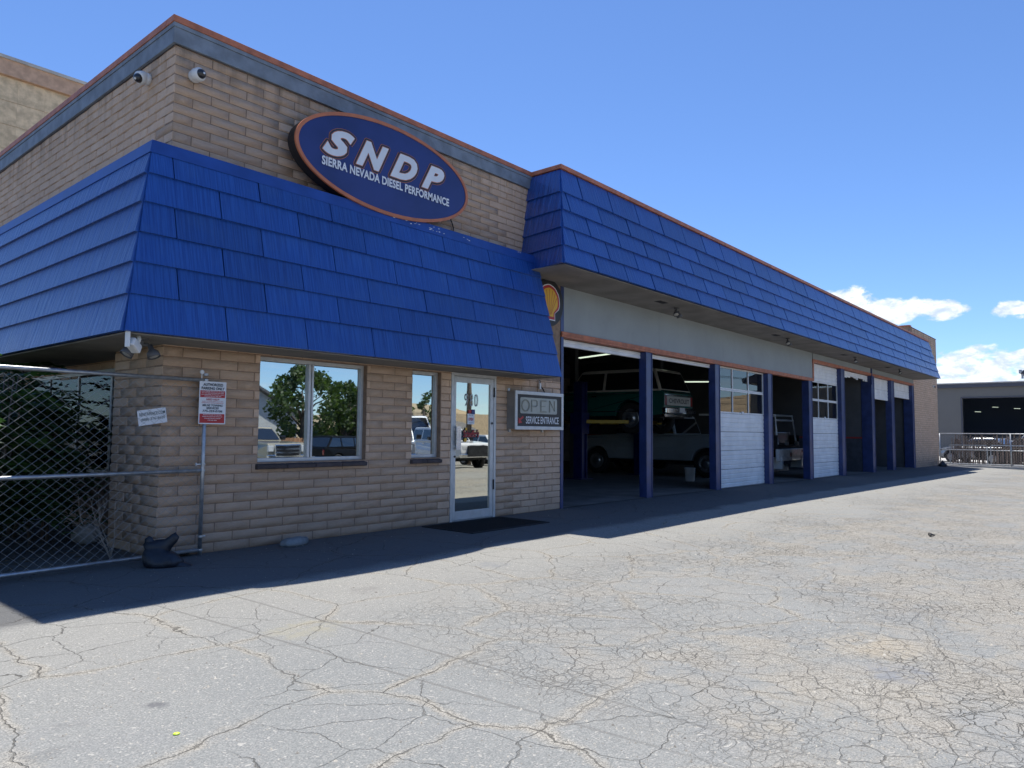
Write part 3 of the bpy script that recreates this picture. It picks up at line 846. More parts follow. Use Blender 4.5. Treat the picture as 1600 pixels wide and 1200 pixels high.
def shingle_obj(parent, O, e, s, n, ab, at, bb, bt, h0, h1, cache, key):
    """one shake panel; e along the eave, s up the slope, n outward; a/b = left/right at bottom and top"""
    if key is not None and key in cache:
        me = cache[key]
    else:
        w0, w1 = .034, .006        # thickness at the butt and at the head
        base = Vector((0, 0, 0))
        P = []
        for (x, h, w) in ((0, 0, 0), (bb - ab, 0, 0), (bt - ab, h1 - h0, 0), (at - ab, h1 - h0, 0)):
            P.append(e * x + s * h)
        Q = [P[0] + n * w0, P[1] + n * w0, P[2] + n * w1, P[3] + n * w1]
        mb = MB(); mb.hexa(P + Q)
        me = mb.mesh('shingle', M['shingle'] if abs(e.x) > .5 else M['shingle_side'])
        if key is not None: cache[key] = me
    o = bpy.data.objects.new('shingle', me); COL.objects.link(o)
    o.parent = parent
    o.location = O + e * ab + s * h0 + n * (random.uniform(0, .007) if abs(e.x) > .5 else random.uniform(0, .0006))
    return o

def office_mansard():
    zr = [MZ0, 2.505, 2.8175, 3.112, 3.421, 3.720, 3.960]
    L = math.hypot(MZ1 - MZ0, MY0 - MY1)
    def t(z): return (z - MZ0) / (MZ1 - MZ0)
    # backing body
    mb = MB()
    i = .02
    xr0, xr1 = 5.83, 5.585
    mb.hexa([(-MY0 + i, -MY0 + i, MZ0 + .002), (xr0, -MY0 + i, MZ0 + .002), (xr0, -.001, MZ0 + .002), (-MY0 + i, -.001, MZ0 + .002),
             (-MY1 + i, -MY1 + i, MZ1 - .01), (xr1, -MY1 + i, MZ1 - .01), (xr1, -.001, MZ1 - .01), (-MY1 + i, -.001, MZ1 - .01)])
    mb.hexa([(-MY0 + i, 0, MZ0 + .002), (-.002, 0, MZ0 + .002), (-.002, 7, MZ0 + .002), (-MY0 + i, 7, MZ0 + .002),
             (-MY1 + i, 0, MZ1 - .01), (-.002, 0, MZ1 - .01), (-.002, 7, MZ1 - .01), (-MY1 + i, 7, MZ1 - .01)])
    roof = mb.build('office_mansard', M['blue_back'], B)
    cache = {}
    # front face
    e, sv = Vector((1, 0, 0)), Vector((0, MY0 - MY1, MZ1 - MZ0)).normalized()
    n = sv.cross(e) * -1
    n = Vector((0, -(MZ1 - MZ0), (MY0 - MY1))).normalized()
    O = Vector((0, -MY0, MZ0))
    for k in range(6):
        h0, h1 = L * t(zr[k]), L * t(zr[k + 1])
        lb, lt = -MY0 + (MY0 - MY1) * t(zr[k]), -MY0 + (MY0 - MY1) * t(zr[k + 1])
        re = 5.865 - .26 * t(zr[k])
        off = .325 if k % 2 == 0 else .775
        xs = [off + .918 * j for j in range(-1, 8)]
        xs = [x for x in xs if lb + .08 < x < re - .05]
        g = .0055
        shingle_obj(roof, O, e, sv, n, lb, lt, xs[0] - g, xs[0] - g, h0, h1, cache, None)
        for a, b in zip(xs, xs[1:]):
            shingle_obj(roof, O, e, sv, n, a + g, a + g, b - g, b - g, h0, h1, cache, ('f', k, round(b - a, 3)))
        shingle_obj(roof, O, e, sv, n, xs[-1] + g, xs[-1] + g, re, re - .03, h0, h1, cache, None)
    # left face
    e2, sv2 = Vector((0, 1, 0)), Vector((MY0 - MY1, 0, MZ1 - MZ0)).normalized()
    n2 = Vector((-(MZ1 - MZ0), 0, (MY0 - MY1))).normalized()
    O2 = Vector((-MY0, 0, MZ0))
    for k in range(6):
        h0, h1 = L * t(zr[k]), L * t(zr[k + 1])
        lb, lt = -MY0 + (MY0 - MY1) * t(zr[k]), -MY0 + (MY0 - MY1) * t(zr[k + 1])
        off = .2 if k % 2 == 0 else .66
        xs = [off + .918 * j for j in range(0, 8)]
        g = .0006
        shingle_obj(roof, O2, e2, sv2, n2, lb, lt, xs[0] - g, xs[0] - g, h0, h1, cache, None)
        for a, b in zip(xs, xs[1:]):
            shingle_obj(roof, O2, e2, sv2, n2, a + g, a + g, b - g, b - g, h0, h1, cache, ('l', k))
    # ridge flashing
    def P(z, out): 
        return -(MY0 - (MY0 - MY1) * t(z)) - out
    mb = MB()
    za, zb = 3.945, MZ1
    mb.hexa([(P(za, .018), P(za, .018), za), (5.60, P(za, .018), za), (5.60, P(za, -.01), za), (P(za, -.01), P(za, -.01), za),
             (P(zb, .010), P(zb, .010), zb), (5.585, P(zb, .010), zb), (5.585, -.001, zb), (P(zb, -.0), -.001, zb)])
    mb.build('ridge_flashing', M['blue_metal'], B)
    rr = random.Random(9); ch = MB()
    for cx_, n_, spread_ in ((3.05, 5, .16), (3.45, 9, .15), (4.05, 3, .10), (5.2, 2, .05), (2.7, 1, .02)):
        for k in range(n_):
            x = cx_ + rr.uniform(-spread_, spread_); z = rr.uniform(3.99, 4.06); w = rr.uniform(.006, .03); h = rr.uniform(.003, .008)
            u = (z - za) / (zb - za); y = P(za, .018) * (1 - u) + P(zb, .010) * u - .0012
            ch.quad((x - w, y, z), (x, y + .0005, z - h), (x + w, y, z + .002), (x + w * .2, y, z + h))
    ch.build('paint_chip', M['sign_white'], B)['kind'] = 'stuff'
    mb = MB()
    mb.hexa([(P(za, .018), P(za, .018), za), (P(za, .018), 7, za), (P(za, -.01), 7, za), (P(za, -.01), P(za, -.01), za),
             (P(zb, .010), P(zb, .010), zb), (P(zb, .010), 7, zb), (-.001, 7, zb), (-.001, P(zb, 0), zb)])
    mb.build('ridge_flashing', M['blue_metal'], B)
    mb = MB()
    mb.box(-MY0 + .03, 5.82, -MY0 + .03, -.004, MZ0 - .012, MZ0)
    mb.box(-MY0 + .03, -.004, -.003, 7, MZ0 - .012, MZ0).box(-.003, .38, 1.2, 5.6, MZ0 - .012, MZ0)
    mb.build('office_soffit', M['soffit'], B)
office_mansard()

def garage_mansard():
    zr = [GZ0, 4.13, 4.44, 4.75, 5.07, GZT + .03]
    def t(z): return (z - GZ0) / (5.5 - GZ0)
    DY = GY0 - .62
    L = math.hypot(5.5 - GZ0, DY)
    mb = MB(); i = .02
    # body from the wall outwards, its left end leaning
    mb.hexa([(5.41, -GY0 + i, GZ0 + .004), (GX1 - .0, -GY0 + i, GZ0 + .004), (GX1, .0, GZ0 + .004), (5.62, .0, GZ0 + .004),
             (GX0 + .02, -.62 + i, 5.5), (GX1, -.62 + i, 5.5), (GX1, .0, 5.5), (GX0 + .02, .0, 5.5)])
    roof = mb.build('garage_mansard', M['blue_back'], B)
    cache = {}
    e = Vector((1, 0, 0)); sv = Vector((0, DY, 5.5 - GZ0)).normalized(); n = Vector((0, -(5.5 - GZ0), DY)).normalized()
    O = Vector((0, -GY0, GZ0))
    g = .013
    for k in range(5):
        h0, h1 = L * t(zr[k]), L * t(zr[k + 1])
        lb, lt = 5.39 + .47 * t(zr[k]), 5.39 + .47 * t(min(zr[k + 1], 5.5))
        off = 5.39 if k % 2 == 0 else 5.84
        xs = [off + .906 * j for j in range(0, 33)]
        xs = [x for x in xs if lb + .12 < x < GX1 - .06]
        shingle_obj(roof, O, e, sv, n, lb, lt, xs[0] - g, xs[0] - g, h0, h1, cache, None)
        for a, b in zip(xs, xs[1:]):
            shingle_obj(roof, O, e, sv, n, a + g, a + g, b - g, b - g, h0, h1, cache, ('g', k))
        shingle_obj(roof, O, e, sv, n, xs[-1] + g, xs[-1] + g, GX1 + .02, GX1 + .02, h0, h1, cache, None)
    # the short return on the left end
    a0 = Vector((5.39, -GY0, GZ0)); b0 = Vector((5.62, 0, GZ0)); a1 = Vector((5.86, -.62, 5.5)); b1 = Vector((5.86, 0, 5.5))
    nn = (b0 - a0).cross(a1 - a0).normalized()
    if nn.x > 0: nn = -nn
    for k in range(5):
        ta, tb = t(zr[k]), t(min(zr[k + 1], 5.5))
        P = [a0.lerp(a1, ta), b0.lerp(b1, ta), b0.lerp(b1, tb), a0.lerp(a1, tb)]
        mb = MB(); mb.hexa(P + [P[0] + nn * .034, P[1] + nn * .034, P[2] + nn * .006, P[3] + nn * .006])
        mb.build('shingle', M['shingle_side'], roof)
    mb = MB()
    mb.box(5.44, GX1 - .01, -GY0 + .03, -.004, GZ0 - .012, GZ0)
    mb.build('garage_soffit', M['soffit'], B)
    # grey panelled header wall above the bays, its orange trim
    mb = MB()
    seams = [6.82, 10.17, 13.3, 16.4, 19.76]
    for a, b in zip(seams, seams[1:]):
        mb.box(a + .002, b - .002, .0, .11, 3.032, GZ0 - .012)
    mb.box(6.821, 19.755, .012, .11, 3.02, GZ0 - .013)
    mb.box(19.84, 26.4, .0, .11, 3.632, GZ0 - .012).box(26.404, 33.57, .0, .11, 3.632, GZ0 - .012)
    mb.build('header_wall', M['header'], B)
    mb = MB()
    mb.box(6.735, 19.84, -.03, .0, 2.975, 3.03).box(6.735, 19.84, -.022, .11, 2.937, 2.974)
    mb.box(19.765, 19.84, -.03, .0, 3.031, 3.63).box(19.841, 33.5, -.03, .0, 3.585, 3.63).box(19.841, 33.5, -.022, .11, 3.545, 3.584)
    mb.build('orange_trim', M['orange'], B, bevel=.002)
    # the office wall carries on over the first bay edge
    mb = MB(); mb.box(6.73, 6.82, .002, .11, 3.031, GZ0 - .012)
    mb.build('corner_filler', M['navy'], B)
garage_mansard()

def bay_posts():
    for k, (a, b, d) in enumerate(POST):
        z1 = 2.936 if k < 4 else 3.544
        if k == 4: z1 = 2.936
        mb = MB()
        z0 = gz(a, 0) - .06
        mb.box(a, b, .001, d, z0, z1)
        # steel channel lip on the front edge and a guard at the foot
        mb.box(a - .004, a + .02, -.012, .0, z0, z1)
        if k: mb.box(b - .02, b + .004, -.012, .0, z0, z1)
        mb.build('bay_post', M['navy'], B, bevel=.004)
    mb = MB(); mb.box(26.42, 26.50, -.04, .0, 3.2, GZ0 - .013)
    mb.build('conduit', M['navy'], B)
bay_posts()

def corrugated(mb, x0, x1, z0, z1, y, ribs):
    """horizontal ribbed sheet facing -y"""
    prof = []
    h = (z1 - z0) / ribs
    for k in range(ribs):
        a = z0 + k * h
        prof += [(y, a), (y - .012, a + h * .12), (y - .012, a + h * .80), (y, a + h * .92)]
    prof += [(y, z1), (y + .03, z1), (y + .03, z0)]
    mb.prism(prof, lambda u, v, t: (t, u, v), x0, x1)

def bay_door(x0, x1, zb, rows, name='garage_door'):
    """rows: list of (z0, z1, kind) where kind 'r' ribbed or 'g' glazed with 3 panes"""
    y = .135
    mb = MB()
    mb.box(x0 + .006, x1 - .006, y + .05, y + .09, rows[-1][1] - .05, rows[-1][1] - .004)
    door = mb.build(name, M['white_door'], B)
    for z0, z1, kd in rows:
        if kd == 'r':
            p = MB()
            corrugated(p, x0 + .008, x1 - .008, z0 + .004, z1 - .004, y, max(2, int(round((z1 - z0) / .115))))
            p.build('panel', M['white_door'], door)
        else:
            fr = MB()
            t = .035
            fr.box(x0 + .008, x1 - .008, y - .014, y + .03, z0 + .003, z0 + t).box(x0 + .008, x1 - .008, y - .014, y + .03, z1 - t, z1 - .003)
            w = (x1 - x0 - .016 - t) / 3
            for j in range(4):
                xx = x0 + .008 + w * j
                fr.box(xx, xx + t, y - .014, y + .03, z0 + t, z1 - t)
            fr.build('sash', M['white_door'], door)
            for j in range(3):
                xx = x0 + .008 + w * j + t
                pn = MB(); pn.box(xx, xx + w - t, y + .005, y + .011, z0 + t, z1 - t)
                pn.build('pane', M['bay_glass'], door)
    return door

def bay_doors():
    # raised doors: only their lowest ribs show under the trim
    for (a, b, z0, z1) in ((6.82, 9.62, 2.80, 2.937), (9.86, 12.83, 2.845, 2.937)):
        bay_door(a, b, 0, [(z0, z1, 'r')])
    d = bay_door(13.09, 16.11, 0, [(gz(14, 0), .42, 'r'), (.42, .88, 'r'), (.88, 1.34, 'r'), (1.34, 1.80, 'r'), (1.80, 2.385, 'g'), (2.385, 2.94, 'g')])
    MB().box(14.62, 14.74, .10, .118, 1.80, 1.86).build('handle', M['sign_white'], d)
    MB().box(13.18, 13.21, .108, .122, .86, .90).box(13.18, 13.21, .108, .122, .98, 1.02).build('bolt', M['sign_black'], d)
    d = bay_door(19.70, 22.66, 0, [(gz(20, 0), .40, 'r'), (.40, .86, 'r'), (.86, 1.33, 'r'), (1.33, 1.80, 'r'), (1.80, 2.39, 'g'), (2.39, 2.98, 'g'), (2.98, 3.544, 'r')])
    MB().box(21.2, 21.32, .10, .118, 1.80, 1.87).build('handle', M['sign_white'], d)
    bay_door(23.05, 26.45, 0, [(3.40, 3.544, 'r')])
    # torn lower edge of the raised door
    mb = MB(); rr = random.Random(5)
    x = 23.08
    while x < 26.4:
        w = rr.uniform(.1, .3)
        mb.box(x, min(26.42, x + w), .12, .15, 3.40 - rr.uniform(.01, .10), 3.40); x += w
    mb.build('torn_seal', M['white_door'], B)
    bay_door(26.86, 29.45, 0, [(2.70, 3.10, 'r'), (3.10, 3.544, 'r')])
    bay_door(29.93, 33.22, 0, [(2.91, 3.22, 'r'), (3.22, 3.544, 'r')])
bay_doors()

def window(x0, x1, z0, z1, mull):
    y = .075
    fr = MB(); t = .042
    fr.box(x0, x1, y, y + .07, z0, z0 + t).box(x0, x1, y, y + .07, z1 - t, z1).box(x0, x0 + t * .6, y, y + .07, z0 + t, z1 - t).box(x1 - t, x1, y, y + .07, z0 + t, z1 - t)
    w = fr.build('window', M['alum'], B, bevel=.003)
    if mull:
        m = MB(); c = mull
        m.box(c - .04, c - .004, y - .006, y + .065, z0 + t, z1 - t).box(c + .004, c + .03, y - .012, y + .05, z0 + t, z1 - t)
        m.build('mullion', M['alum'], w, bevel=.003)
        spans = [(x0 + t * .6, c - .04), (c + .03, x1 - t)]
    else:
        spans = [(x0 + t * .6, x1 - t)]
    for a, b in spans:
        MB().box(a, b, y + .03, y + .036, z0 + t, z1 - t).build('pane', M['win_glass'], w)
    # brick sill laid on a slope, blocks side by side
    n = max(2, int(round((x1 - x0 + .05) / .4)))
    L = (x1 - x0 + .03) / n
    for k in range(n):
        a = x0 - .03 + k * L; b = a + L - .006
        s = MB()
        s.hexa([(a, -.05, z0 - .075), (b, -.05, z0 - .075), (b, .09, z0 - .085), (a, .09, z0 - .085),
                (a, -.055, z0 - .030), (b, -.055, z0 - .030), (b, .09, z0 - .002), (a, .09, z0 - .002)])
        s.build('sill_block', pmat('dark_sill_block', (0.075, 0.06, 0.062), .85, var=.25, bump=.6, bump_scale=30, rnd=.15), w, bevel=.008)
window(1.083, 2.583, .927, 2.123, 1.80)
window(3.361, 3.896, .927, 2.123, None)

def entrance_door():
    x0, x1, zt = 4.101, 5.07, 2.15
    y = -.005
    fr = MB()
    fr.box(x0, x0 + .05, y, y + .11, .0, zt).box(x1 - .05, x1, y, y + .11, .0, zt).box(x0 + .05, x1 - .05, y, y + .11, zt - .05, zt)
    fr.box(x0 + .05, x1 - .05, y + .02, y + .11, .0, .014)
    d = fr.build('entrance_door', M['alum'], B, bevel=.003)
    a, b = x0 + .056, x1 - .056
    lf = MB(); yy = y + .006
    lf.box(a, a + .045, yy, yy + .045, .02, zt - .056).box(b - .075, b, yy, yy + .045, .02, zt - .056)
    lf.box(a + .045, b - .075, yy, yy + .045, zt - .14, zt - .056).box(a + .045, b - .075, yy, yy + .045, .02, .14)
    lf.build('door_leaf', M['alum'], d, bevel=.002)
    MB().box(a + .045, b - .075, yy + .02, yy + .027, .14, zt - .14).build('glass_pane', M['door_glass'], d)
    h = MB()
    h.box(a + .01, a + .10, yy - .055, yy - .047, 1.03, 1.37).box(a + .016, a + .034, yy - .047, yy + .002, 1.06, 1.10).box(a + .016, a + .034, yy - .047, yy + .002, 1.30, 1.34)
    h.box(a + .098, a + .106, yy - .05, yy - .01, 1.03, 1.37)
    h.build('push_plate', M['chrome'], d)
    hg = MB()
    for z in (.42, 1.82): hg.box(b - .005, b + .012, yy - .018, yy, z, z + .15)
    hg.build('hinge', M['sign_black'], d)
    lk = MB(); lk.lathe([(0, -.012), (.015, -.012), (.015, 0)], (a + .022, yy, .93), (0, 1, 0), 12)
    lk.lathe([(0, -.01), (.018, -.01), (.018, 0)], (b - .035, yy, 1.42), (0, 1, 0), 12)
    lk.build('lock_cylinder', M['sign_black'], d)
    # vinyl lettering stuck on the glass
    gy = yy + .012
    ln = text_mb('980', .185, cx=4.535, z0=1.665, y=gy, fat=-.012, spacing=1.25, width=.28)
    ln.build('street_number', M['sign_white'], d)
    text_mb('980', .175, cx=4.537, z0=1.67, y=gy - .002, fat=-.035, spacing=1.27, width=.28).build('number_inlay', M['ink'], d)
    dec = MB(); dec.box(4.45, 4.60, gy - .002, gy, 1.40, 1.555)
    dec.box(4.47, 4.53, gy - .004, gy - .0022, 1.562, 1.61, 1).box(4.54, 4.61, gy - .004, gy - .0022, 1.55, 1.62, 2)
    merge(dec, text_mb('OPEN', .045, cx=4.525, z0=1.452, y=gy - .004, fat=.03, shear=.3, width=.11), 1)
    merge(dec, text_mb('MON - FRI', .012, cx=4.525, z0=1.53, y=gy - .004, fat=.02), 3)
    merge(dec, text_mb('8:00 - 5:00', .012, cx=4.525, z0=1.415, y=gy - .004, fat=.02), 3)
    dec.build('hours_decal', [M['sign_white'], M['sign_red'], M['sign_blue'], M['ink']], d)
    sch = MB()
    merge(sch, text_mb("Schaeffer's", .125, cx=4.53, z0=1.20, y=gy - .002, fat=.055, shear=.25, width=.36), 0)
    merge(sch, text_mb("Schaeffer's", .105, cx=4.53, z0=1.21, y=gy - .0045, fat=.012, shear=.25, width=.335), 1)
    sch.lathe([(0, 0), (.032, 0), (.03, .002)], (4.41, gy - .0065, 1.17), (0, -1, 0), 10, m=2)
    sch.lathe([(0, 0), (.022, 0), (.02, .002)], (4.425, gy - .0065, 1.33), (0, -1, 0), 10, m=2)
    sch.build('script_decal', [M['ink'], M['sign_red'], M['sign_yellow']], d)
entrance_door()

def side_window():
    # wide aluminium window in the set-back side wall, behind the weeds
    fr = MB(); x = .362
    fr.box(x, x + .02, 1.24, 5.2, 1.99, 2.04).box(x, x + .02, 1.24, 5.2, .72, .77)
    for y in (1.24, 2.2, 3.3, 4.4, 5.16): fr.box(x - .004, x + .02, y, y + .045, .77, 1.99)
    w = fr.build('window', M['alum'], B, bevel=.003)
    for a, b in ((1.285, 2.2), (2.245, 3.3), (3.345, 4.4), (4.445, 5.16)):
        MB().box(x + .010, x + .016, a, b, .77, 1.99).build('pane', M['shade_glass'], w)
side_window()

def interior():
    # office shell behind the mirrored glass
    mb = MB()
    mb.box(.53, 6.70, 5.9, 6.0, -.1, 3.0).box(.53, 6.55, .21, 5.9, 2.6, 2.7)
    mb.build('office_inner_wall', M['office_dark'], B)
    mb = MB(); mb.box(.53, 6.55, .21, 5.9, .0, .02); mb.build('office_floor', M['office_dark'], B)
    mb = MB()
    xs = list(np.arange(6.6, 38.4, 1.0))
    vs = []
    for y in (.0, 14.0):
        for x in xs: vs.append((float(x), y, gz(x, 0) + .012))
    n = len(xs)
    mb.v = vs; mb.f = [(i, i + 1, n + i + 1, n + i) for i in range(n - 1)]; mb.mi = [0] * (n - 1)
    o = mb.build('garage_floor', M['concrete'], B)
    mb = MB()
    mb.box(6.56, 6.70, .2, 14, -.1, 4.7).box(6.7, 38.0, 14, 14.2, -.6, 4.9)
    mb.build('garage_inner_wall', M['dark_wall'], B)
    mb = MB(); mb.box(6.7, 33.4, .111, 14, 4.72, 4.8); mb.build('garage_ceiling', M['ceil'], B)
    mb = MB(); mb.box(26.47, 26.62, .37, 14, 1.22, 4.71); mb.build('partition_wall', M['dark_wall'], B)
    mb = MB(); mb.box(26.47, 26.62, .37, 14, -.3, 1.16); mb.build('partition_dado', M['dado'], B)
    mb = MB(); mb.box(26.462, 26.625, .37, 14, 1.161, 1.219); mb.build('partition_stripe', M['red_stripe'], B)
    mb = MB(); mb.box(33.3, 33.45, .37, 14, -.4, 4.71); mb.build('partition_wall', M['dark_wall'], B)
    mb = MB()
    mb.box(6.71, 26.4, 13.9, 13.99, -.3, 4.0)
    mb.build('back_wall_panel', M['tan_wall'], B)
    mb = MB()
    for x in (9.7, 13, 16.2, 19.5, 22.9):
        mb.box(x - .06, x + .06, .4, 13.9, 4.42, 4.715)
    mb.build('roof_joist', M['ceil'], B)
    mb = MB()
    for x, y in ((9.75, 6.5), (16.25, 6.5), (13.0, 10.5), (22.9, 7)):
        mb.box(x - .1, x + .1, y - .1, y + .1, -.2, 4.42)
    mb.build('inner_column', M['dark_wall'], B)
interior()

# ------------------------------------------------------------------ signs and fittings on the building
def ellipse_pts(cx, cz, a, b, n=96):
    return [(cx + a * math.cos(2 * math.pi * k / n), cz + b * math.sin(2 * math.pi * k / n)) for k in range(n)]

def shop_sign():
    s = thing('oval_shop_sign', 'large oval blue shop sign lettered SNDP with orange rim on the office wall', 'sign', (2.614, -.175, 4.608))
    s.scale = (.9765, .9765, .9765)
    a, b = 1.438, .605
    F = lambda u, v, t: (u, t, v)
    MB().prism(ellipse_pts(0, 0, a - .012, b - .012), F, -.012, -.170).build('sign_can', M['sign_black'], s)
    rim = MB()
    o, i = ellipse_pts(0, 0, a, b), ellipse_pts(0, 0, a - .045, b - .045)
    n = len(o)
    for k in range(n):
        j = (k + 1) % n
        for (p, q, y0, y1) in ((o, i, -.192, -.192),):
            rim.quad((p[k][0], -.192, p[k][1]), (p[j][0], -.192, p[j][1]), (q[j][0], -.192, q[j][1]), (q[k][0], -.192, q[k][1]))
        rim.quad((o[k][0], -.192, o[k][1]), (o[j][0], -.192, o[j][1]), (o[j][0], -.165, o[j][1]), (o[k][0], -.165, o[k][1]))
        rim.quad((i[k][0], -.192, i[k][1]), (i[j][0], -.192, i[j][1]), (i[j][0], -.178, i[j][1]), (i[k][0], -.178, i[k][1]))
    rim.build('rim', M['sign_orange'], s)
    MB().prism(ellipse_pts(0, 0, a - .03, b - .03), F, -.171, -.182).build('sign_face', M['sign_blue'], s)
    # letters: x0, width of each, measured on the sign
    yb = -.184
    for ch, x0, w in (('S', 1.69, .465), ('N', 2.185, .515), ('D', 2.735, .47), ('P', 3.285, .425)):
        xc = x0 - 2.756
        z0 = 4.612 - 4.688
        core = text_mb(ch, .345, x0=xc, width=w, z0=z0, y=0, fat=.052, shear=.42)
        core.v = [(x, yb - .0075, z) for x, y, z in core.v]
        core.build('letter', M['sign_white'], s)
        edges = {}
        for f in core.f:
            for i in range(len(f)):
                e = (f[i], f[(i + 1) % len(f)]); kk = (min(e), max(e))
                edges[kk] = edges.get(kk, 0) + 1
        bnd = [e for e, c_ in edges.items() if c_ == 1]
        for k, (wd, mt) in enumerate(((.036, M['sign_orange']), (.030, M['ink']), (.0085, M['sign_orange']))):
            o = MB(); y0 = yb - .0022 * k
            for q, (i, j) in enumerate(bnd):
                p, r_ = Vector(core.v[i]), Vector(core.v[j])
                d = Vector((r_.x - p.x, 0, r_.z - p.z))
                if d.length < 1e-6: continue
                d.normalize(); nn = Vector((-d.z, 0, d.x)) * wd
                yq = y0 - .00012 * (q % 7)
                Pp, Rr = Vector((p.x, yq, p.z)), Vector((r_.x, yq, r_.z))
                o.quad(Pp - nn, Rr - nn, Rr + nn, Pp + nn)
                yq = y0 - .00012 * (q % 7) - .0009
                o.quad(*[(p.x + wd * math.cos(t * math.pi / 5), yq, p.z + wd * math.sin(t * math.pi / 5)) for t in range(10)])
            o.build('letter_outline', mt, s)
    text_mb('SIERRA NEVADA DIESEL PERFORMANCE', .112, x0=1.685 - 2.756, width=2.125, z0=4.462 - 4.688, y=-.1925, fat=.035, spacing=1.04).build('lettering', M['sign_white'], s)
    MB().box(-.9, -.82, -.014, .175, -.05, .05).box(.82, .9, -.014, .175, -.05, .05).build('bracket', M['sign_black'], s)
    # feed cable and junction box below the sign
    c = thing('junction_box', 'small grey electrical box with a drooping cable beneath the oval sign', 'electrical box', (4.06, 0, 4.08))
    MB().box(-.03, .03, -.06, -.001, .0, .10).build('box_body', M['galv'], c, bevel=.004)
    MB().tube([(0, -.03, .10), (.0, -.035, .16), (-.03, -.04, .22), (-.10, -.07, .27), (-.16, -.1, .30)], .009, 6).build('cable', M['cable'], c)
shop_sign()

def shell_sign():
    cx, cz, r = 6.24, 3.452, .40
    s = thing('round_emblem_sign', 'round black fuel-brand sign with a yellow scallop emblem beside the first bay', 'sign', (cx, 0, cz))
    F = lambda u, v, t: (u, t, v)
    MB().lathe([(0, 0), (r, 0), (r + .004, .05), (r, .115), (r - .02, .12), (0, .12)], (0, -.002, 0), (0, -1, 0), 64).build('sign_can', M['sign_black'], s)
    def pecten(k, grow):
        P = []
        R0 = .245 * k + grow
        n = 28
        for j in range(n + 1):
            t = math.radians(205 - 230 * j / n)
            rr = R0 * (1 + .018 * abs(math.sin(j / n * math.pi * 7)))
            P.append((rr * math.cos(t), .02 + rr * .98 * math.sin(t)))
        P += [(.125 * k + grow * .7, -.17 * k), (.125 * k + grow * .9, -.25 * k - grow), (-.125 * k - grow * .9, -.25 * k - grow), (-.125 * k - grow * .7, -.17 * k)]
        return P
    def fill(P, y, name, mt):
        mb = MB()
        c = (0, -.05)
        for k in range(len(P)):
            j = (k + 1) % len(P)
            mb.quad((c[0], y, c[1]), (P[k][0], y, P[k][1]), (P[j][0], y, P[j][1]))
        mb.build(name, mt, s)
    fill(pecten(1.0, .045), -.1235, 'emblem_border', M['sign_white'])
    fill(pecten(1.0, .028), -.1255, 'emblem_outline', M['sign_red'])
    fill(pecten(.96, -.008), -.1275, 'emblem', M['sign_yellow'])
    rb = MB()
    for j in range(1, 8):
        t = math.radians(180 - 22.5 * j + 0)
        a, b = (.045 * math.cos(t), -.20), (.215 * math.cos(t), .02 + .20 * math.sin(t))
        dx, dz = b[0] - a[0], b[1] - a[1]; L = math.hypot(dx, dz); px, pz = -dz / L * .0055, dx / L * .0055
        rb.quad((a[0] - px * .5, -.1295, a[1] - pz * .5), (b[0] - px, -.1295, b[1] - pz), (b[0] + px, -.1295, b[1] + pz), (a[0] + px * .5, -.1295, a[1] + pz * .5))
    rb.build('emblem_rib', M['sign_red'], s)
shell_sign()

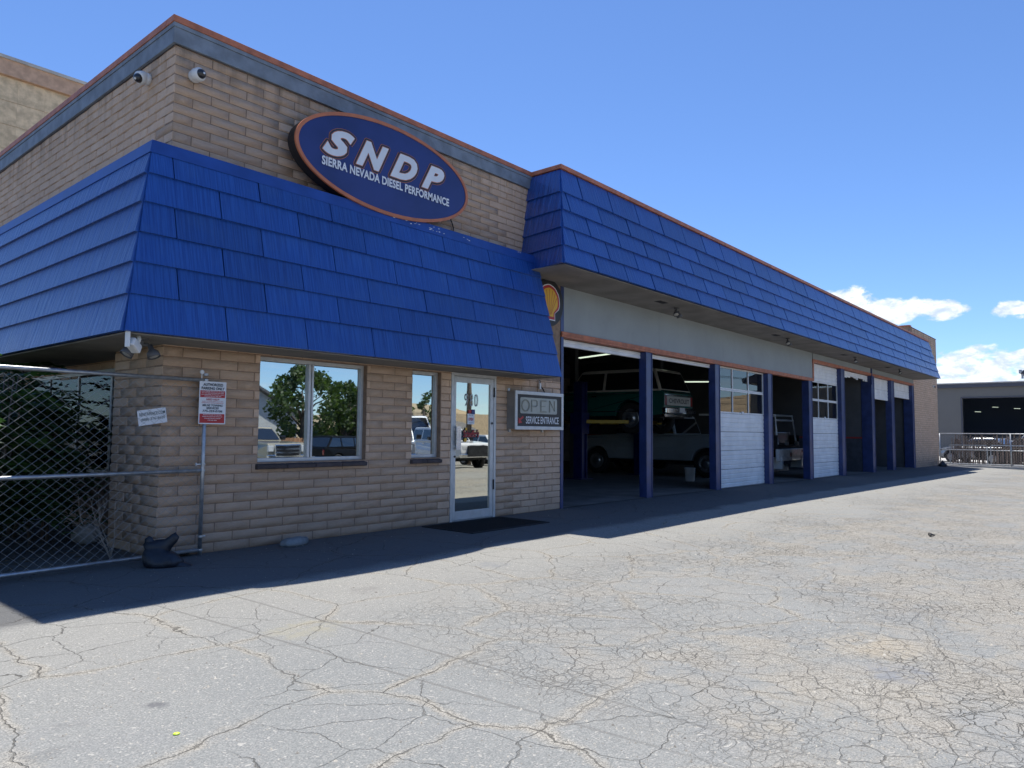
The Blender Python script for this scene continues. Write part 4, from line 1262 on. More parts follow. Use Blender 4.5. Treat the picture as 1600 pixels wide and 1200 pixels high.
def open_sign():
    s = thing('lightbox_sign', 'aluminium light box lettered SERVICE ENTRANCE with unlit OPEN tubing beside the door', 'sign', (5.32, 0, 1.34))
    W, H, D = 1.235, .588, .17
    MB().box(0, W, -D, -.002, 0, H).build('sign_can', pmat('sign_can_paint', (.24, .23, .22), .6, var=.1), s, bevel=.004)
    fr = MB(); t = .045; y0, y1 = -D - .018, -D + .002
    fr.box(-.01, W + .01, y0, y1, -.01, t).box(-.01, W + .01, y0, y1, H - t, H + .01).box(-.01, t, y0, y1, t, H - t).box(W - t, W + .01, y0, y1, t, H - t)
    fr.build('frame', M['alum'], s, bevel=.004)
    MB().box(t, W - t, -D - .004, -D - .001, t, H - t).build('face', M['sign_black'], s)
    n = 10; a, b, c, d, r = .12, W - .16, .245, H - .09, .03
    P = []
    for cx, cz, t0 in ((b - r, d - r, 0), (a + r, d - r, 90), (a + r, c + r, 180), (b - r, c + r, 270)):
        for k in range(5): P.append((cx + r * math.cos(math.radians(t0 + 22.5 * k)), cz + r * math.sin(math.radians(t0 + 22.5 * k))))
    MB().prism(P, lambda u, v, t: (u, t, v), -D - .0055, -D - .007).build('window', pmat('sign_window', (.36, .37, .33), .3, var=.1), s)
    neon = MB(); r = .0038; y = -D - .014
    z0, z1 = .275, .465
    def T(pts): neon.tube([(x, y, z) for x, z in pts], r, 6)
    T([(.245 + .10 * math.cos(k / 16 * 6.283), .37 + .095 * math.sin(k / 16 * 6.283)) for k in range(17)])
    T([(.245 + .085 * math.cos(k / 16 * 6.283), .37 + .08 * math.sin(k / 16 * 6.283)) for k in range(17)])
    for o in (0, .014):
        T([(.39 + o, z0), (.39 + o, z1 - o), (.50, z1 - o), (.545 - o, z1 - .02), (.545 - o, z1 - .09), (.50, z1 - .11 + o), (.40 + o, z1 - .11 + o)])
        T([(.78, z1 - o), (.63 + o, z1 - o), (.63 + o, z0 + o), (.78, z0 + o)])
        T([(.86 + o, z0), (.86 + o, z1), (1.0, z0 + .02), (1.0 - o, z1)])
    T([(.64, .37), (.75, .37)])
    neon.build('neon_tubing', pmat('unlit_tube', (.29, .30, .265), .25), s)
    text_mb('SERVICE ENTRANCE', .115, x0=.26, width=.86, z0=.085, y=-D - .0075, fat=.012).build('lettering', M['sign_white'], s)
    ar = MB(); yy = -D - .0075
    ar.quad((.08, yy, .085), (.08, yy, .185), (.105, yy, .16), (.185, yy, .205), (.205, yy, .18), (.13, yy, .135), (.17, yy, .10))
    ar.build('arrow', M['sign_red'], s)
    tb = MB()
    for x in (-.0, .06): tb.box(x, x + .04, -.03, -.002, H + .005, H + .05) if x == 0 else None
    for x in (.03, .86): tb.box(x, x + .04, -.03, -.002, -.05, -.002)
    tb.build('mounting_tab', M['alum'], s)
    MB().tube([(.9, -.06, H + .005), (.86, -.05, H + .07), (.80, -.04, H + .13), (.79, -.03, H + .22)], .012, 6).build('cable', M['cable'], s)
open_sign()

def post_sensor():
    s = thing('door_chime_sensor', 'small white sensor box under the blue eave right of the door', 'sensor', (6.10, -.03, 2.05))
    MB().box(-.02, .02, -.03, .0, -.05, .05).build('sensor_body', M['plastic_white'], s, bevel=.004)
    MB().tube([(0, -.0, .05), (0, .0, .09)], .006, 6).build('stem', M['plastic_white'], s)
post_sensor()

def dome_camera(loc, nrm, look, label):
    s = thing('security_camera', label, 'camera', loc)
    n = Vector(nrm).normalized(); lk = Vector(look).normalized()
    b = MB()
    b.lathe([(0, 0), (.062, 0), (.066, .02), (.066, .05), (.05, .06), (0, .06)], (0, 0, 0), n, 28)
    b.lathe([(0, -.03), (.064, -.03), (.070, -.01), (.070, .045), (.060, .062), (.048, .068)], n * .075, lk, 28)
    b.build('housing', M['plastic_white'], s, smooth=True)
    MB().lathe([(.05, .066), (.046, .085), (.034, .103), (.018, .113), (0, .116)], n * .075, lk, 24).build('dome', M['plastic_black'], s, smooth=True)
    MB().lathe([(.012, .112), (.012, .1185), (0, .1185)], n * .075, lk, 12).build('lens', M['headlamp'], s)
dome_camera((-.001, .60, 5.09), (-1, 0, 0), (-.75, -.35, -.45), 'white dome security camera high on the side wall left of the corner')
dome_camera((.20, -.001, 5.01), (0, -1, 0), (.15, -.85, -.05), 'white dome security camera high on the front wall right of the corner')

def antenna_camera():
    s = thing('wireless_camera', 'white wireless camera with a tall flat antenna under the corner eave', 'camera', (-.45, -.50, MZ0 - .013))
    MB().tube([(0, 0, 0), (0, -.01, -.03), (-.02, -.03, -.07)], [.016, .02, .02], 10).build('mount', M['plastic_white'], s, smooth=True)
    rot = Matrix.Rotation(R(40), 3, 'Z') @ Matrix.Rotation(R(28), 3, 'Y')
    MB().obox((-.07, -.07, -.10), (.075, .042, .042), rot).build('camera_body', M['plastic_white'], s, bevel=.014)
    MB().obox((-.145, -.125, -.02), (.010, .022, .105), Matrix.Rotation(R(35), 3, 'Z')).build('antenna', M['plastic_white'], s, bevel=.006)
    MB().tube([(-.13, -.115, -.09), (-.10, -.09, -.09)], .012, 8).build('antenna_joint', M['plastic_white'], s)
antenna_camera()

def flood_light(x, y, z, label, yaw=0.0, group=None, bulb=2):
    s = thing('flood_light', label, 'light fixture', (x, y, z), yaw, group)
    MB().lathe([(0, 0), (.055, 0), (.055, -.02), (.02, -.028), (.012, -.07)], (0, 0, 0), (0, 0, 1), 16).build('canopy', M['bronze'], s)
    MB().tube([(-.06, 0, -.06), (.06, 0, -.06)], .015, 8).build('crossbar', M['bronze'], s)
    for sx, d in (((-1, Vector((-.5, -.25, -.85))), (1, Vector((.35, -.2, -.95))))):
        d = d.normalized()
        o = Vector((sx * .065, 0, -.06))
        h = MB(); h.lathe([(0, 0), (.022, .005), (.025, .05), (.052, .075), (.060, .13), (.056, .132), (.05, .115)], o, d, 20)
        h.build('lamp_head', M['bronze'], s, smooth=True)
        MB().lathe([(.05, .116), (.035, .126), (0, .130)], o, d, 16).build('lens', M['lens'], s, smooth=True)
flood_light(-.36, -.36, MZ0 - .013, 'twin grey floodlight under the office corner eave beside the white camera', R(-25))
for x, y, lab in ((9.9, -.55, 'twin floodlight under the garage soffit nearest the round emblem sign'),
                  (15.85, -.65, 'second floodlight along the garage soffit, above the first closed door'),
                  (21.8, -.7, 'third floodlight along the garage soffit, past the step in the orange trim'),
                  (27.3, -.8, 'farthest floodlight under the garage soffit near its brick end')):
    flood_light(x, y, GZ0 - .013, lab, R(10), 'floodlights along the garage soffit')
for x in (9.15, 15.1, 20.9, 26.3):
    v = thing('soffit_vent', {9.15: 'dark soffit vent nearest the round emblem sign', 15.1: 'dark soffit vent before the second garage floodlight', 20.9: 'dark soffit vent before the third garage floodlight', 26.3: 'dark soffit vent before the farthest garage floodlight'}[x], 'vent', (x, -.62, GZ0 - .013), 0, 'vents in the garage soffit')
    MB().box(-.16, .16, -.07, .07, -.006, -.0005).build('vent_frame', M['bronze'], v)
    g_ = MB()
    for k in range(5): g_.box(-.14, .14, -.055 + k * .024, -.045 + k * .024, -.012, -.0062)
    g_.build('louvre', M['sign_black'], v)
wc = thing('wall_camera', 'tiny white camera on the far brick pier under the mansard end', 'camera', (37.9, -.001, 3.72))
MB().lathe([(0, 0), (.07, 0), (.07, .06), (0, .06)], (0, 0, 0), (0, -1, 0), 14).build('housing', M['plastic_white'], wc)
MB().lathe([(.05, .06), (.04, .1), (0, .12)], (0, 0, 0), (0, -1, 0), 14).build('dome', M['plastic_black'], wc)

vp = thing('roof_vent_pipe', 'pink vent pipe stub on the roof behind the parapet notch', 'pipe', (5.3, .5, 5.42))
MB().lathe([(.06, 0), (.06, .28), (.05, .29), (0, .29)], (0, 0, 0), (0, 0, 1), 14).build('pipe', M['pink_pipe'], vp)

# ------------------------------------------------------------------ chain-link fence on the left
def chain_mesh(w, h, p, r, sides=3, z0=0.0, q=None):
    """woven wire in the XZ plane, x 0..w"""
    mb = MB()
    q = q or p
    n = int(w / (p / 2)); m = int(h / (q / 2))
    for i in range(n + 1):
        pts = []
        for k in range(m + 1):
            s = 1 if (k + i) % 2 else -1
            pts.append((i * p / 2 + s * (p / 4), r * .9 * s, z0 + k * q / 2))
        mb.tube(pts, r, sides, cap=False)
    return mb

def left_fence():
    random.seed(12)
    # panel runs from its end post (0.41,-0.08) to the left, swinging slightly forward
    x0, y0, x1, y1 = .41, -.085, -3.2, -.33
    L = math.hypot(x1 - x0, y1 - y0)
    rz = math.atan2(y1 - y0, x1 - x0)
    f = thing('chain_link_fence', 'galvanised chain-link fence panel leaning by the office corner', 'fence', (x0, y0, 0), rz)
    MB().tube([(0, 0, .0), (0, 0, 1.82)], .021, 12).build('end_post', M['galv'], f, smooth=True)
    for z, nm in ((1.80, 'top_rail'), (.865, 'middle_rail'), (.055, 'bottom_rail')):
        MB().tube([(.02, 0, z), (L, 0, z)], .019, 12).build(nm, M['galv'], f, smooth=True)
    o = chain_mesh(L - .1, 1.74, .100, .0019, 3, .05, .081).build('wire_mesh', M['wire'], f, loc=(.05, -.004, 0)); o['kind'] = 'stuff'
    for z in (1.80, 1.86, .93, .865, .19, .055):
        MB().lathe([(.026, -.012), (.027, 0), (.026, .012)], (0, 0, z), (0, 0, 1), 10).build('clamp', M['galv'], f)
    bolt = MB()
    bolt.tube([(.02, 0, .93), (.07, 0, .93)], .007, 6).lathe([(0, 0), (.016, 0), (.016, .008), (0, .01)], (.07, 0, .93), (1, 0, 0), 8)
    bolt.tube([(-.02, -.01, .19), (-.06, -.01, .19)], .007, 6)
    bolt.tube([(.045, 0, 1.81), (.045, 0, 1.87)], .006, 6).lathe([(0, -.006), (.022, -.006), (.022, .006), (0, .006)], (.045, 0, 1.885), (0, 1, 0), 12)
    bolt.build('bolt', M['plastic_white'], f)
    # notices
    n = thing('parking_notice', 'red and white AUTHORIZED PARKING ONLY notice on the brick beside the fence post', 'sign', (.335, -.105, 1.345))
    W, H = .292, .445
    MB().box(0, W, -.003, .0, 0, H).build('sheet', M['sign_white'], n)
    MB().box(.010, W - .012, -.0045, -.0032, .012, .107).build('red_band', M['sign_red'], n)
    MB().box(.010, W - .012, -.0045, -.0032, .278, .350).build('red_band', M['sign_red'], n)
    t = MB()
    yy = -.0062
    merge(t, text_mb('AUTHORIZED', .030, cx=W / 2, z0=.397, y=yy, fat=.03, width=.215))
    merge(t, text_mb('PARKING ONLY', .030, cx=W / 2, z0=.358, y=yy, fat=.03, width=.25))
    merge(t, text_mb('MILNE TOWING', .022, cx=W / 2, z0=.185, y=yy, fat=.025, shear=.15, width=.22))
    merge(t, text_mb('SERVICES', .022, cx=W / 2, z0=.156, y=yy, fat=.025, shear=.15, width=.135))
    merge(t, text_mb('775-359-0106', .024, cx=W / 2, z0=.124, y=yy, fat=.02, shear=.15, width=.215))
    t.build('lettering', M['ink'], n)
    t = MB()
    merge(t, text_mb('NEED HELP?', .020, cx=W / 2, z0=.248, y=yy, fat=.02, shear=.2, width=.145))
    merge(t, text_mb('SUBJECT TO ENFORCEMENT AT ALL TIMES', .008, cx=W / 2, z0=.232, y=yy, fat=.02, width=.23))
    merge(t, text_mb('WITHOUT PRIOR WRITTEN PERMISSION CALL', .008, cx=W / 2, z0=.217, y=yy, fat=.02, width=.24))
    t.build('red_lettering', M['sign_red'], n)
    t = MB()
    for i, (s_, w) in enumerate((('UNAUTHORIZED VEHICLES WILL BE TOWED', .25), ('AT OWNERS EXPENSE AND RISK', .24), ('NO PARKING 24 HOURS A DAY', .25), ('ENFORCED BY NRS 487', .18))):
        merge(t, text_mb(s_, .009, cx=W / 2, z0=.336 - i * .0165, y=yy, fat=.02, width=w))
    for i, (s_, w) in enumerate((('SPARKS POLICE 775-353-2231', .2), ('RENO POLICE 775-334-2121', .215), ('WASHOE COUNTY SHERIFF', .18), ('775-328-3001', .1))):
        merge(t, text_mb(s_, .009, cx=W / 2, z0=.092 - i * .0185, y=yy, fat=.02, width=w))
    t.build('white_lettering', M['sign_white'], n)
    f2 = thing('fence_rental_sign', 'white RENTAFENCE.COM placard wired at a tilt behind the chain-link fence', 'sign', (-.255, -.112, 1.315))
    f2.rotation_euler = (0, -R(9), rz - math.pi)
    MB().box(0, .285, -.0, .003, 0, .15).build('placard', M['sign_white'], f2)
    t = MB()
    merge(t, text_mb('RENTAFENCE.COM', .032, cx=.145, z0=.09, y=-.002, fat=.01, width=.255))
    merge(t, text_mb('(888) 376-3620', .034, cx=.145, z0=.035, y=-.002, fat=.005, width=.24))
    t.build('lettering', pmat('sign_teal_ink', (.02, .06, .07), .6), f2)
left_fence()

# ------------------------------------------------------------------ things on the ground by the office
def sandbag(loc, rz, label, mt, shape):
    s = thing('sandbag', label, 'sandbag', loc, rz)
    rr = random.Random(11)
    mb = MB(); n = 26
    base = 0
    for k, (z, rx, ry, ox) in enumerate(shape):
        for q in range(n):
            t = 2 * math.pi * q / n
            w = 1 + .07 * math.sin(3 * t + k * .7) + .05 * math.sin(7 * t + k * 1.1) + .03 * math.sin(13 * t + k * .5) + rr.uniform(-.02, .02)
            sq = (abs(math.cos(t)) ** .75 * (1 if math.cos(t) > 0 else -1), abs(math.sin(t)) ** .75 * (1 if math.sin(t) > 0 else -1))
            mb.v.append((ox + rx * w * sq[0], ry * w * sq[1], z + rr.uniform(-.006, .006) * (k > 0)))
    for k in range(len(shape) - 1):
        for q in range(n):
            q2 = (q + 1) % n
            mb.f.append((k * n + q, k * n + q2, (k + 1) * n + q2, (k + 1) * n + q)); mb.mi.append(0)
    mb.f.append(tuple(range((len(shape) - 1) * n, len(shape) * n))); mb.mi.append(0)
    mb.f.append(tuple(reversed(range(n)))); mb.mi.append(0)
    o = mb.build('sack_body', mt, s, smooth=True)
    return s
sb = sandbag((-.13, -.42, 0), R(-40), 'black sandbag with flared top slumped against the fence foot', M['sack'],
             [(0, .17, .12, .02), (.02, .20, .14, .02), (.07, .195, .135, .01), (.13, .165, .11, -.02), (.165, .125, .085, -.045), (.185, .105, .06, -.06), (.205, .11, .055, -.065), (.235, .13, .05, -.055), (.26, .12, .03, -.05)])
ear = MB()
def wing(mb, base, tip, w0, w1, th):
    base, tip = Vector(base), Vector(tip)
    d = (tip - base); n = 7
    for k in range(n):
        pass
    prev = None
    pts = []
    for k in range(n):
        u = k / (n - 1)
        c = base + d * u + Vector((0, 0, -.02 * math.sin(u * 3.1)))
        w = w0 + (w1 - w0) * u + .008 * math.sin(u * 9)
        pts.append((c, w, th * (1 - .75 * u)))
    sidev = d.cross(Vector((0, 1, 0))).normalized()
    i = len(mb.v)
    for c, w, t in pts:
        for sx, sy in ((-1, -.4), (-.5, -1), (.5, -1), (1, -.3), (1, .3), (.5, 1), (-.5, 1), (-1, .4)):
            mb.v.append(tuple(c + sidev * (w * sx) + Vector((0, 1, 0)) * (t * sy)))
    for k in range(n - 1):
        for q in range(8):
            q2 = (q + 1) % 8
            mb.f.append((i + k * 8 + q, i + k * 8 + q2, i + (k + 1) * 8 + q2, i + (k + 1) * 8 + q)); mb.mi.append(0)
    mb.f.append(tuple(i + (n - 1) * 8 + q for q in range(8))); mb.mi.append(0)
wing(ear, (-.02, 0, .19), (.165, -.02, .335), .105, .030, .05)
ear.build('top_flap', M['sack'], sb, smooth=True)
ear = MB(); wing(ear, (-.07, 0, .19), (-.15, 0, .31), .10, .025, .045)
ear.build('top_flap', M['sack'], sb, smooth=True)
sb.scale = (.86, .86, .88)
tail_ = MB(); tail_.hexa([(.17, -.08, .0), (.33, -.04, .0), (.33, .02, .0), (.18, .08, .0), (.17, -.05, .06), (.31, -.02, .018), (.31, .01, .018), (.18, .05, .06)])
tail_.build('tail_flap', M['sack'], sb, bevel=.012)
sandbag((1.43, -.24, 0), R(8), 'grey sandbag lying along the wall under the wide window', M['pale_sack'],
        [(0, .15, .07, 0), (.02, .175, .09, 0), (.05, .17, .09, 0), (.075, .14, .07, .01), (.088, .09, .04, .01)])
sandbag((37.2, -.42, gz(37.2, -.42)), R(20), 'small black sandbag at the foot of the far brick pier', M['sack'],
        [(0, .25, .17, 0), (.07, .27, .18, 0), (.13, .22, .13, -.03), (.19, .12, .08, -.06), (.30, .03, .02, -.10)])

def door_mat():
    s = thing('door_mat', 'black rubber mat on the asphalt before the glass entrance door', 'mat', (4.30, -.56, 0))
    MB().box(-.82, .78, -.48, .47, .001, .012).build('mat_sheet', M['mat_rub'], s, bevel=.004)
    rb = MB()
    for k in range(38): rb.box(-.78 + k * .041, -.765 + k * .041, -.44, .43, .0125, .016)
    rb.build('mat_rib', M['mat_rub'], s)
door_mat()

def rock(loc, r, label, sc=(1, .8, .75), seed=1):
    rr = random.Random(seed)
    mb = MB(); mb.sphere((0, 0, 0), r, 14, 9, sc=sc)
    mb.v = [(x * (1 + .18 * math.sin(9 * y / r + seed) * .5), y * (1 + .15 * math.sin(7 * z / r)), z + .06 * r * math.sin(8 * x / r)) for x, y, z in mb.v]
    o = mb.build('rock', M['rock'], None, smooth=True, loc=loc)
    tag(o, label, 'rock')
rock((-.10, 1.5, .11), .15, 'pale round rock behind the chain-link fence near the pier', seed=2)
rock((-.75, 2.6, .09), .12, 'small dull rock among the weeds behind the fence', seed=5)
disc = thing('plastic_lid', 'tiny lime green plastic lid on the asphalt in the foreground', 'litter', (-1.78, -4.30, 0.002))
MB().lathe([(0, .006), (.009, .004), (.013, .003), (.014, .0), (0, .0)], (0, 0, 0), (0, 0, 1), 18).build('lid', M['lime'], disc, smooth=True)
lt = thing('bent_scrap', 'small bent dark scrap lying on the lot in front of the bays', 'litter', (7.39, -5.43, 0.0))
MB().tube([(-.06, 0, .01), (-.02, .02, .03), (.03, .01, .02), (.09, -.02, .008)], [.012, .02, .015, .006], 6).build('scrap', M['rubber'], lt)

# ------------------------------------------------------------------ plants
def frond(mb, tints, o, d, L, rr, pairs=9, wl=.012, ll=.15):
    """pinnate leaf: arching rachis with paired leaflets"""
    d = d.normalized(); side = d.cross(Vector((0, 0, 1)))
    side = side.normalized() if side.length > .01 else Vector((1, 0, 0))
    up = side.cross(d)
    t = rr.random()
    prev = o
    for k in range(1, pairs + 1):
        s = k / pairs
        p = o + d * (L * s) + Vector((0, 0, -1)) * (L * .45 * s * s)
        for sg in (-1, 1):
            ld = (side * sg * .9 + d * .5 + Vector((0, 0, -.35 + rr.uniform(-.2, .2)))).normalized()
            ln = ll * (1 - .45 * abs(s - .45)) * rr.uniform(.8, 1.15)
            wv = (d * 1.0 + up * rr.uniform(-.4, .4)).normalized() * (ln * .21)
            i = len(mb.v)
            a, b = p, p + ld * ln
            mid = p + ld * ln * .4
            mb.v += [tuple(a), tuple(mid + wv), tuple(b), tuple(mid - wv)]
            mb.f.append((i, i + 1, i + 2, i + 3)); mb.mi.append(0); tints.append(min(1, max(0, t + rr.uniform(-.2, .2))))
        i = len(mb.v)
        w = up * .002
        mb.v += [tuple(prev - w), tuple(p - w), tuple(p + w), tuple(prev + w)]
        mb.f.append((i, i + 1, i + 2, i + 3)); mb.mi.append(0); tints.append(.3)
        prev = p

def tinted(name, mb, tints, mt, parent):
    me = bpy.data.meshes.new(name); me.from_pydata(mb.v, [], mb.f); me.materials.append(mt)
    me.attributes.new('tint', 'FLOAT', 'FACE').data.foreach_set('value', [float(t) for t in tints])
    o = link(name, me, parent); o['kind'] = 'stuff'
    return o

def sumac(loc, h, spread, nf, label, seed):
    rr = random.Random(seed)
    s = thing('sumac_shrub', label, 'shrub', loc, 0, 'weedy shrubs behind the fence')
    st = MB(); mb = MB(); tints = []
    tips = []
    for k in range(5):
        a = rr.uniform(0, 6.28); r = spread * rr.uniform(.15, .45)
        top = Vector((math.cos(a) * r, math.sin(a) * r, h * rr.uniform(.75, 1.0)))
        base = Vector((math.cos(a) * .08, math.sin(a) * .08, 0))
        mid = base.lerp(top, .5) + Vector((rr.uniform(-.06, .06), rr.uniform(-.06, .06), 0))
        st.tube([base, mid, top], [.018, .013, .006], 6)
        tips.append((base, mid, top))
    st.build('stem', M['bark'], s, smooth=True)
    for k in range(nf):
        base, mid, top = tips[k % 5]
        u = rr.uniform(.18, 1.0)
        o = base.lerp(mid, u * 2) if u < .5 else mid.lerp(top, u * 2 - 1)
        a = rr.uniform(0, 6.28)
        frond(mb, tints, o, Vector((math.cos(a), math.sin(a), rr.uniform(-.1, .9))), spread * rr.uniform(.5, 1.0), rr)
    tinted('foliage', mb, tints, M['leaf'], s)
sumac((-1.05, 1.45, 0), 2.05, .8, 170, 'tall leafy shrub reaching the eave behind the fence, nearest the glass', 21)
sumac((-.55, 2.7, 0), 1.85, .8, 190, 'leafy shrub in the shade against the side window', 22)
sumac((-1.9, 2.6, 0), 2.2, .95, 160, 'leafy shrub at the back left, behind the fence panel', 23)
sumac((-1.75, .75, 0), 1.5, .6, 80, 'low leafy shrub close behind the left end of the fence', 24)
sumac((-2.25, .95, 0), 2.3, .8, 90, 'sunlit tall shrub at the left edge of the picture', 27)
sumac((-.42, 2.0, 0), 1.72, .7, 150, 'dense low shrub against the pier side of the window', 28)
sumac((-.35, 3.0, 0), 2.05, .8, 150, 'tall shaded shrub covering the left half of the side window', 29)
sumac((-1.88, .02, 0), 2.2, .48, 60, 'leafy sprig poking over the fence rail at the left edge', 30)
sumac((-.3, 4.2, 0), 1.9, .8, 110, 'shaded shrub far back along the side wall', 25)
sumac((-1.3, 4.3, 0), 2.2, .95, 130, 'rearmost leafy shrub in the weedy strip', 26)

def twigs():
    rr = random.Random(4)
    s = thing('dead_bush', 'dry leafless bush with pale branching twigs behind the fence near the pier', 'shrub', (-.30, .30, 0))
    mb = MB()
    def br(p, d, L, r, depth):
        pts = [p]; q = p.copy(); dd = d.copy()
        for k in range(4):
            dd = (dd + Vector((rr.uniform(-.3, .3), rr.uniform(-.3, .3), rr.uniform(-.2, .25)))).normalized()
            q = q + dd * (L / 4); pts.append(q.copy())
        mb.tube(pts, [r * (1 - .18 * i) for i in range(5)], 4)
        if depth:
            for k in range(3):
                a = pts[rr.randrange(1, 5)]
                br(a, (dd + Vector((rr.uniform(-1, 1), rr.uniform(-.8, .8), rr.uniform(-.2, .9)))).normalized(), L * .62, r * .6, depth - 1)
    for k in range(6):
        a = rr.uniform(0, 6.28)
        br(Vector((0, 0, .0)), Vector((math.cos(a) * .7, math.sin(a) * .4, 1)).normalized(), .45, .005, 2)
    mb.build('branches', M['twig'], s)
twigs()

def litter():
    rr = random.Random(8)
    mb = MB()
    for k in range(2600):
        x = rr.uniform(-4, .33); y = rr.uniform(-.05, 5)
        if x > -.02 and y > -.03: y = rr.uniform(-.06, -.012)
        z = .004 + rr.random() ** 3 * .04
        a = rr.uniform(0, 6.28); L = rr.uniform(.01, .04); w = L * .35
        c, s = math.cos(a), math.sin(a)
        mb.quad((x - c * L, y - s * L, z), (x + s * w, y - c * w, z + rr.uniform(0, .012)), (x + c * L, y + s * L, z + .004), (x - s * w, y + c * w, z + rr.uniform(0, .012)))
    o = mb.build('dead_leaves', M['litter'], None)
    tag(o, 'dead brown leaves littering the shaded strip behind the fence', 'leaf litter', kind='stuff')
litter()

# ------------------------------------------------------------------ vehicles
def tyre(parent, x, y, z, r, w, side, rimmat=None):
    ax = (0, side, 0)
    t = MB()
    t.lathe([(r * .62, -w / 2 + .02), (r * .70, -w / 2), (r * .93, -w / 2 + .01), (r, -w / 2 + .05), (r, w / 2 - .05), (r * .93, w / 2 - .01), (r * .70, w / 2), (r * .62, w / 2 - .02)], (x, y, z), ax, 28)
    wh = t.build('wheel', M['tyre'], parent, smooth=True)
    q = MB()
    q.lathe([(r * .62, w / 2 - .03), (r * .60, w / 2 - .005), (r * .50, w / 2 - .05), (r * .30, w / 2 - .03), (r * .26, w / 2 - .0), (r * .16, w / 2 + .01), (0, w / 2 + .01)], (x, y, z), ax, 24)
    for k in range(8):
        a = k * math.pi / 4
        q.lathe([(0, w / 2 - .028), (r * .05, w / 2 - .028), (r * .05, w / 2 - .02)], (x + math.cos(a) * r * .42, y, z + math.sin(a) * r * .42), ax, 6)
    q.build('rim', rimmat or M['rim'], wh, smooth=True)
    return wh

def arch(xc, zc, r, n=10):
    """points going from +x to -x over the wheel"""
    return [(xc + r * math.cos(math.pi * k / n), zc + r * math.sin(math.pi * k / n)) for k in range(n + 1)]

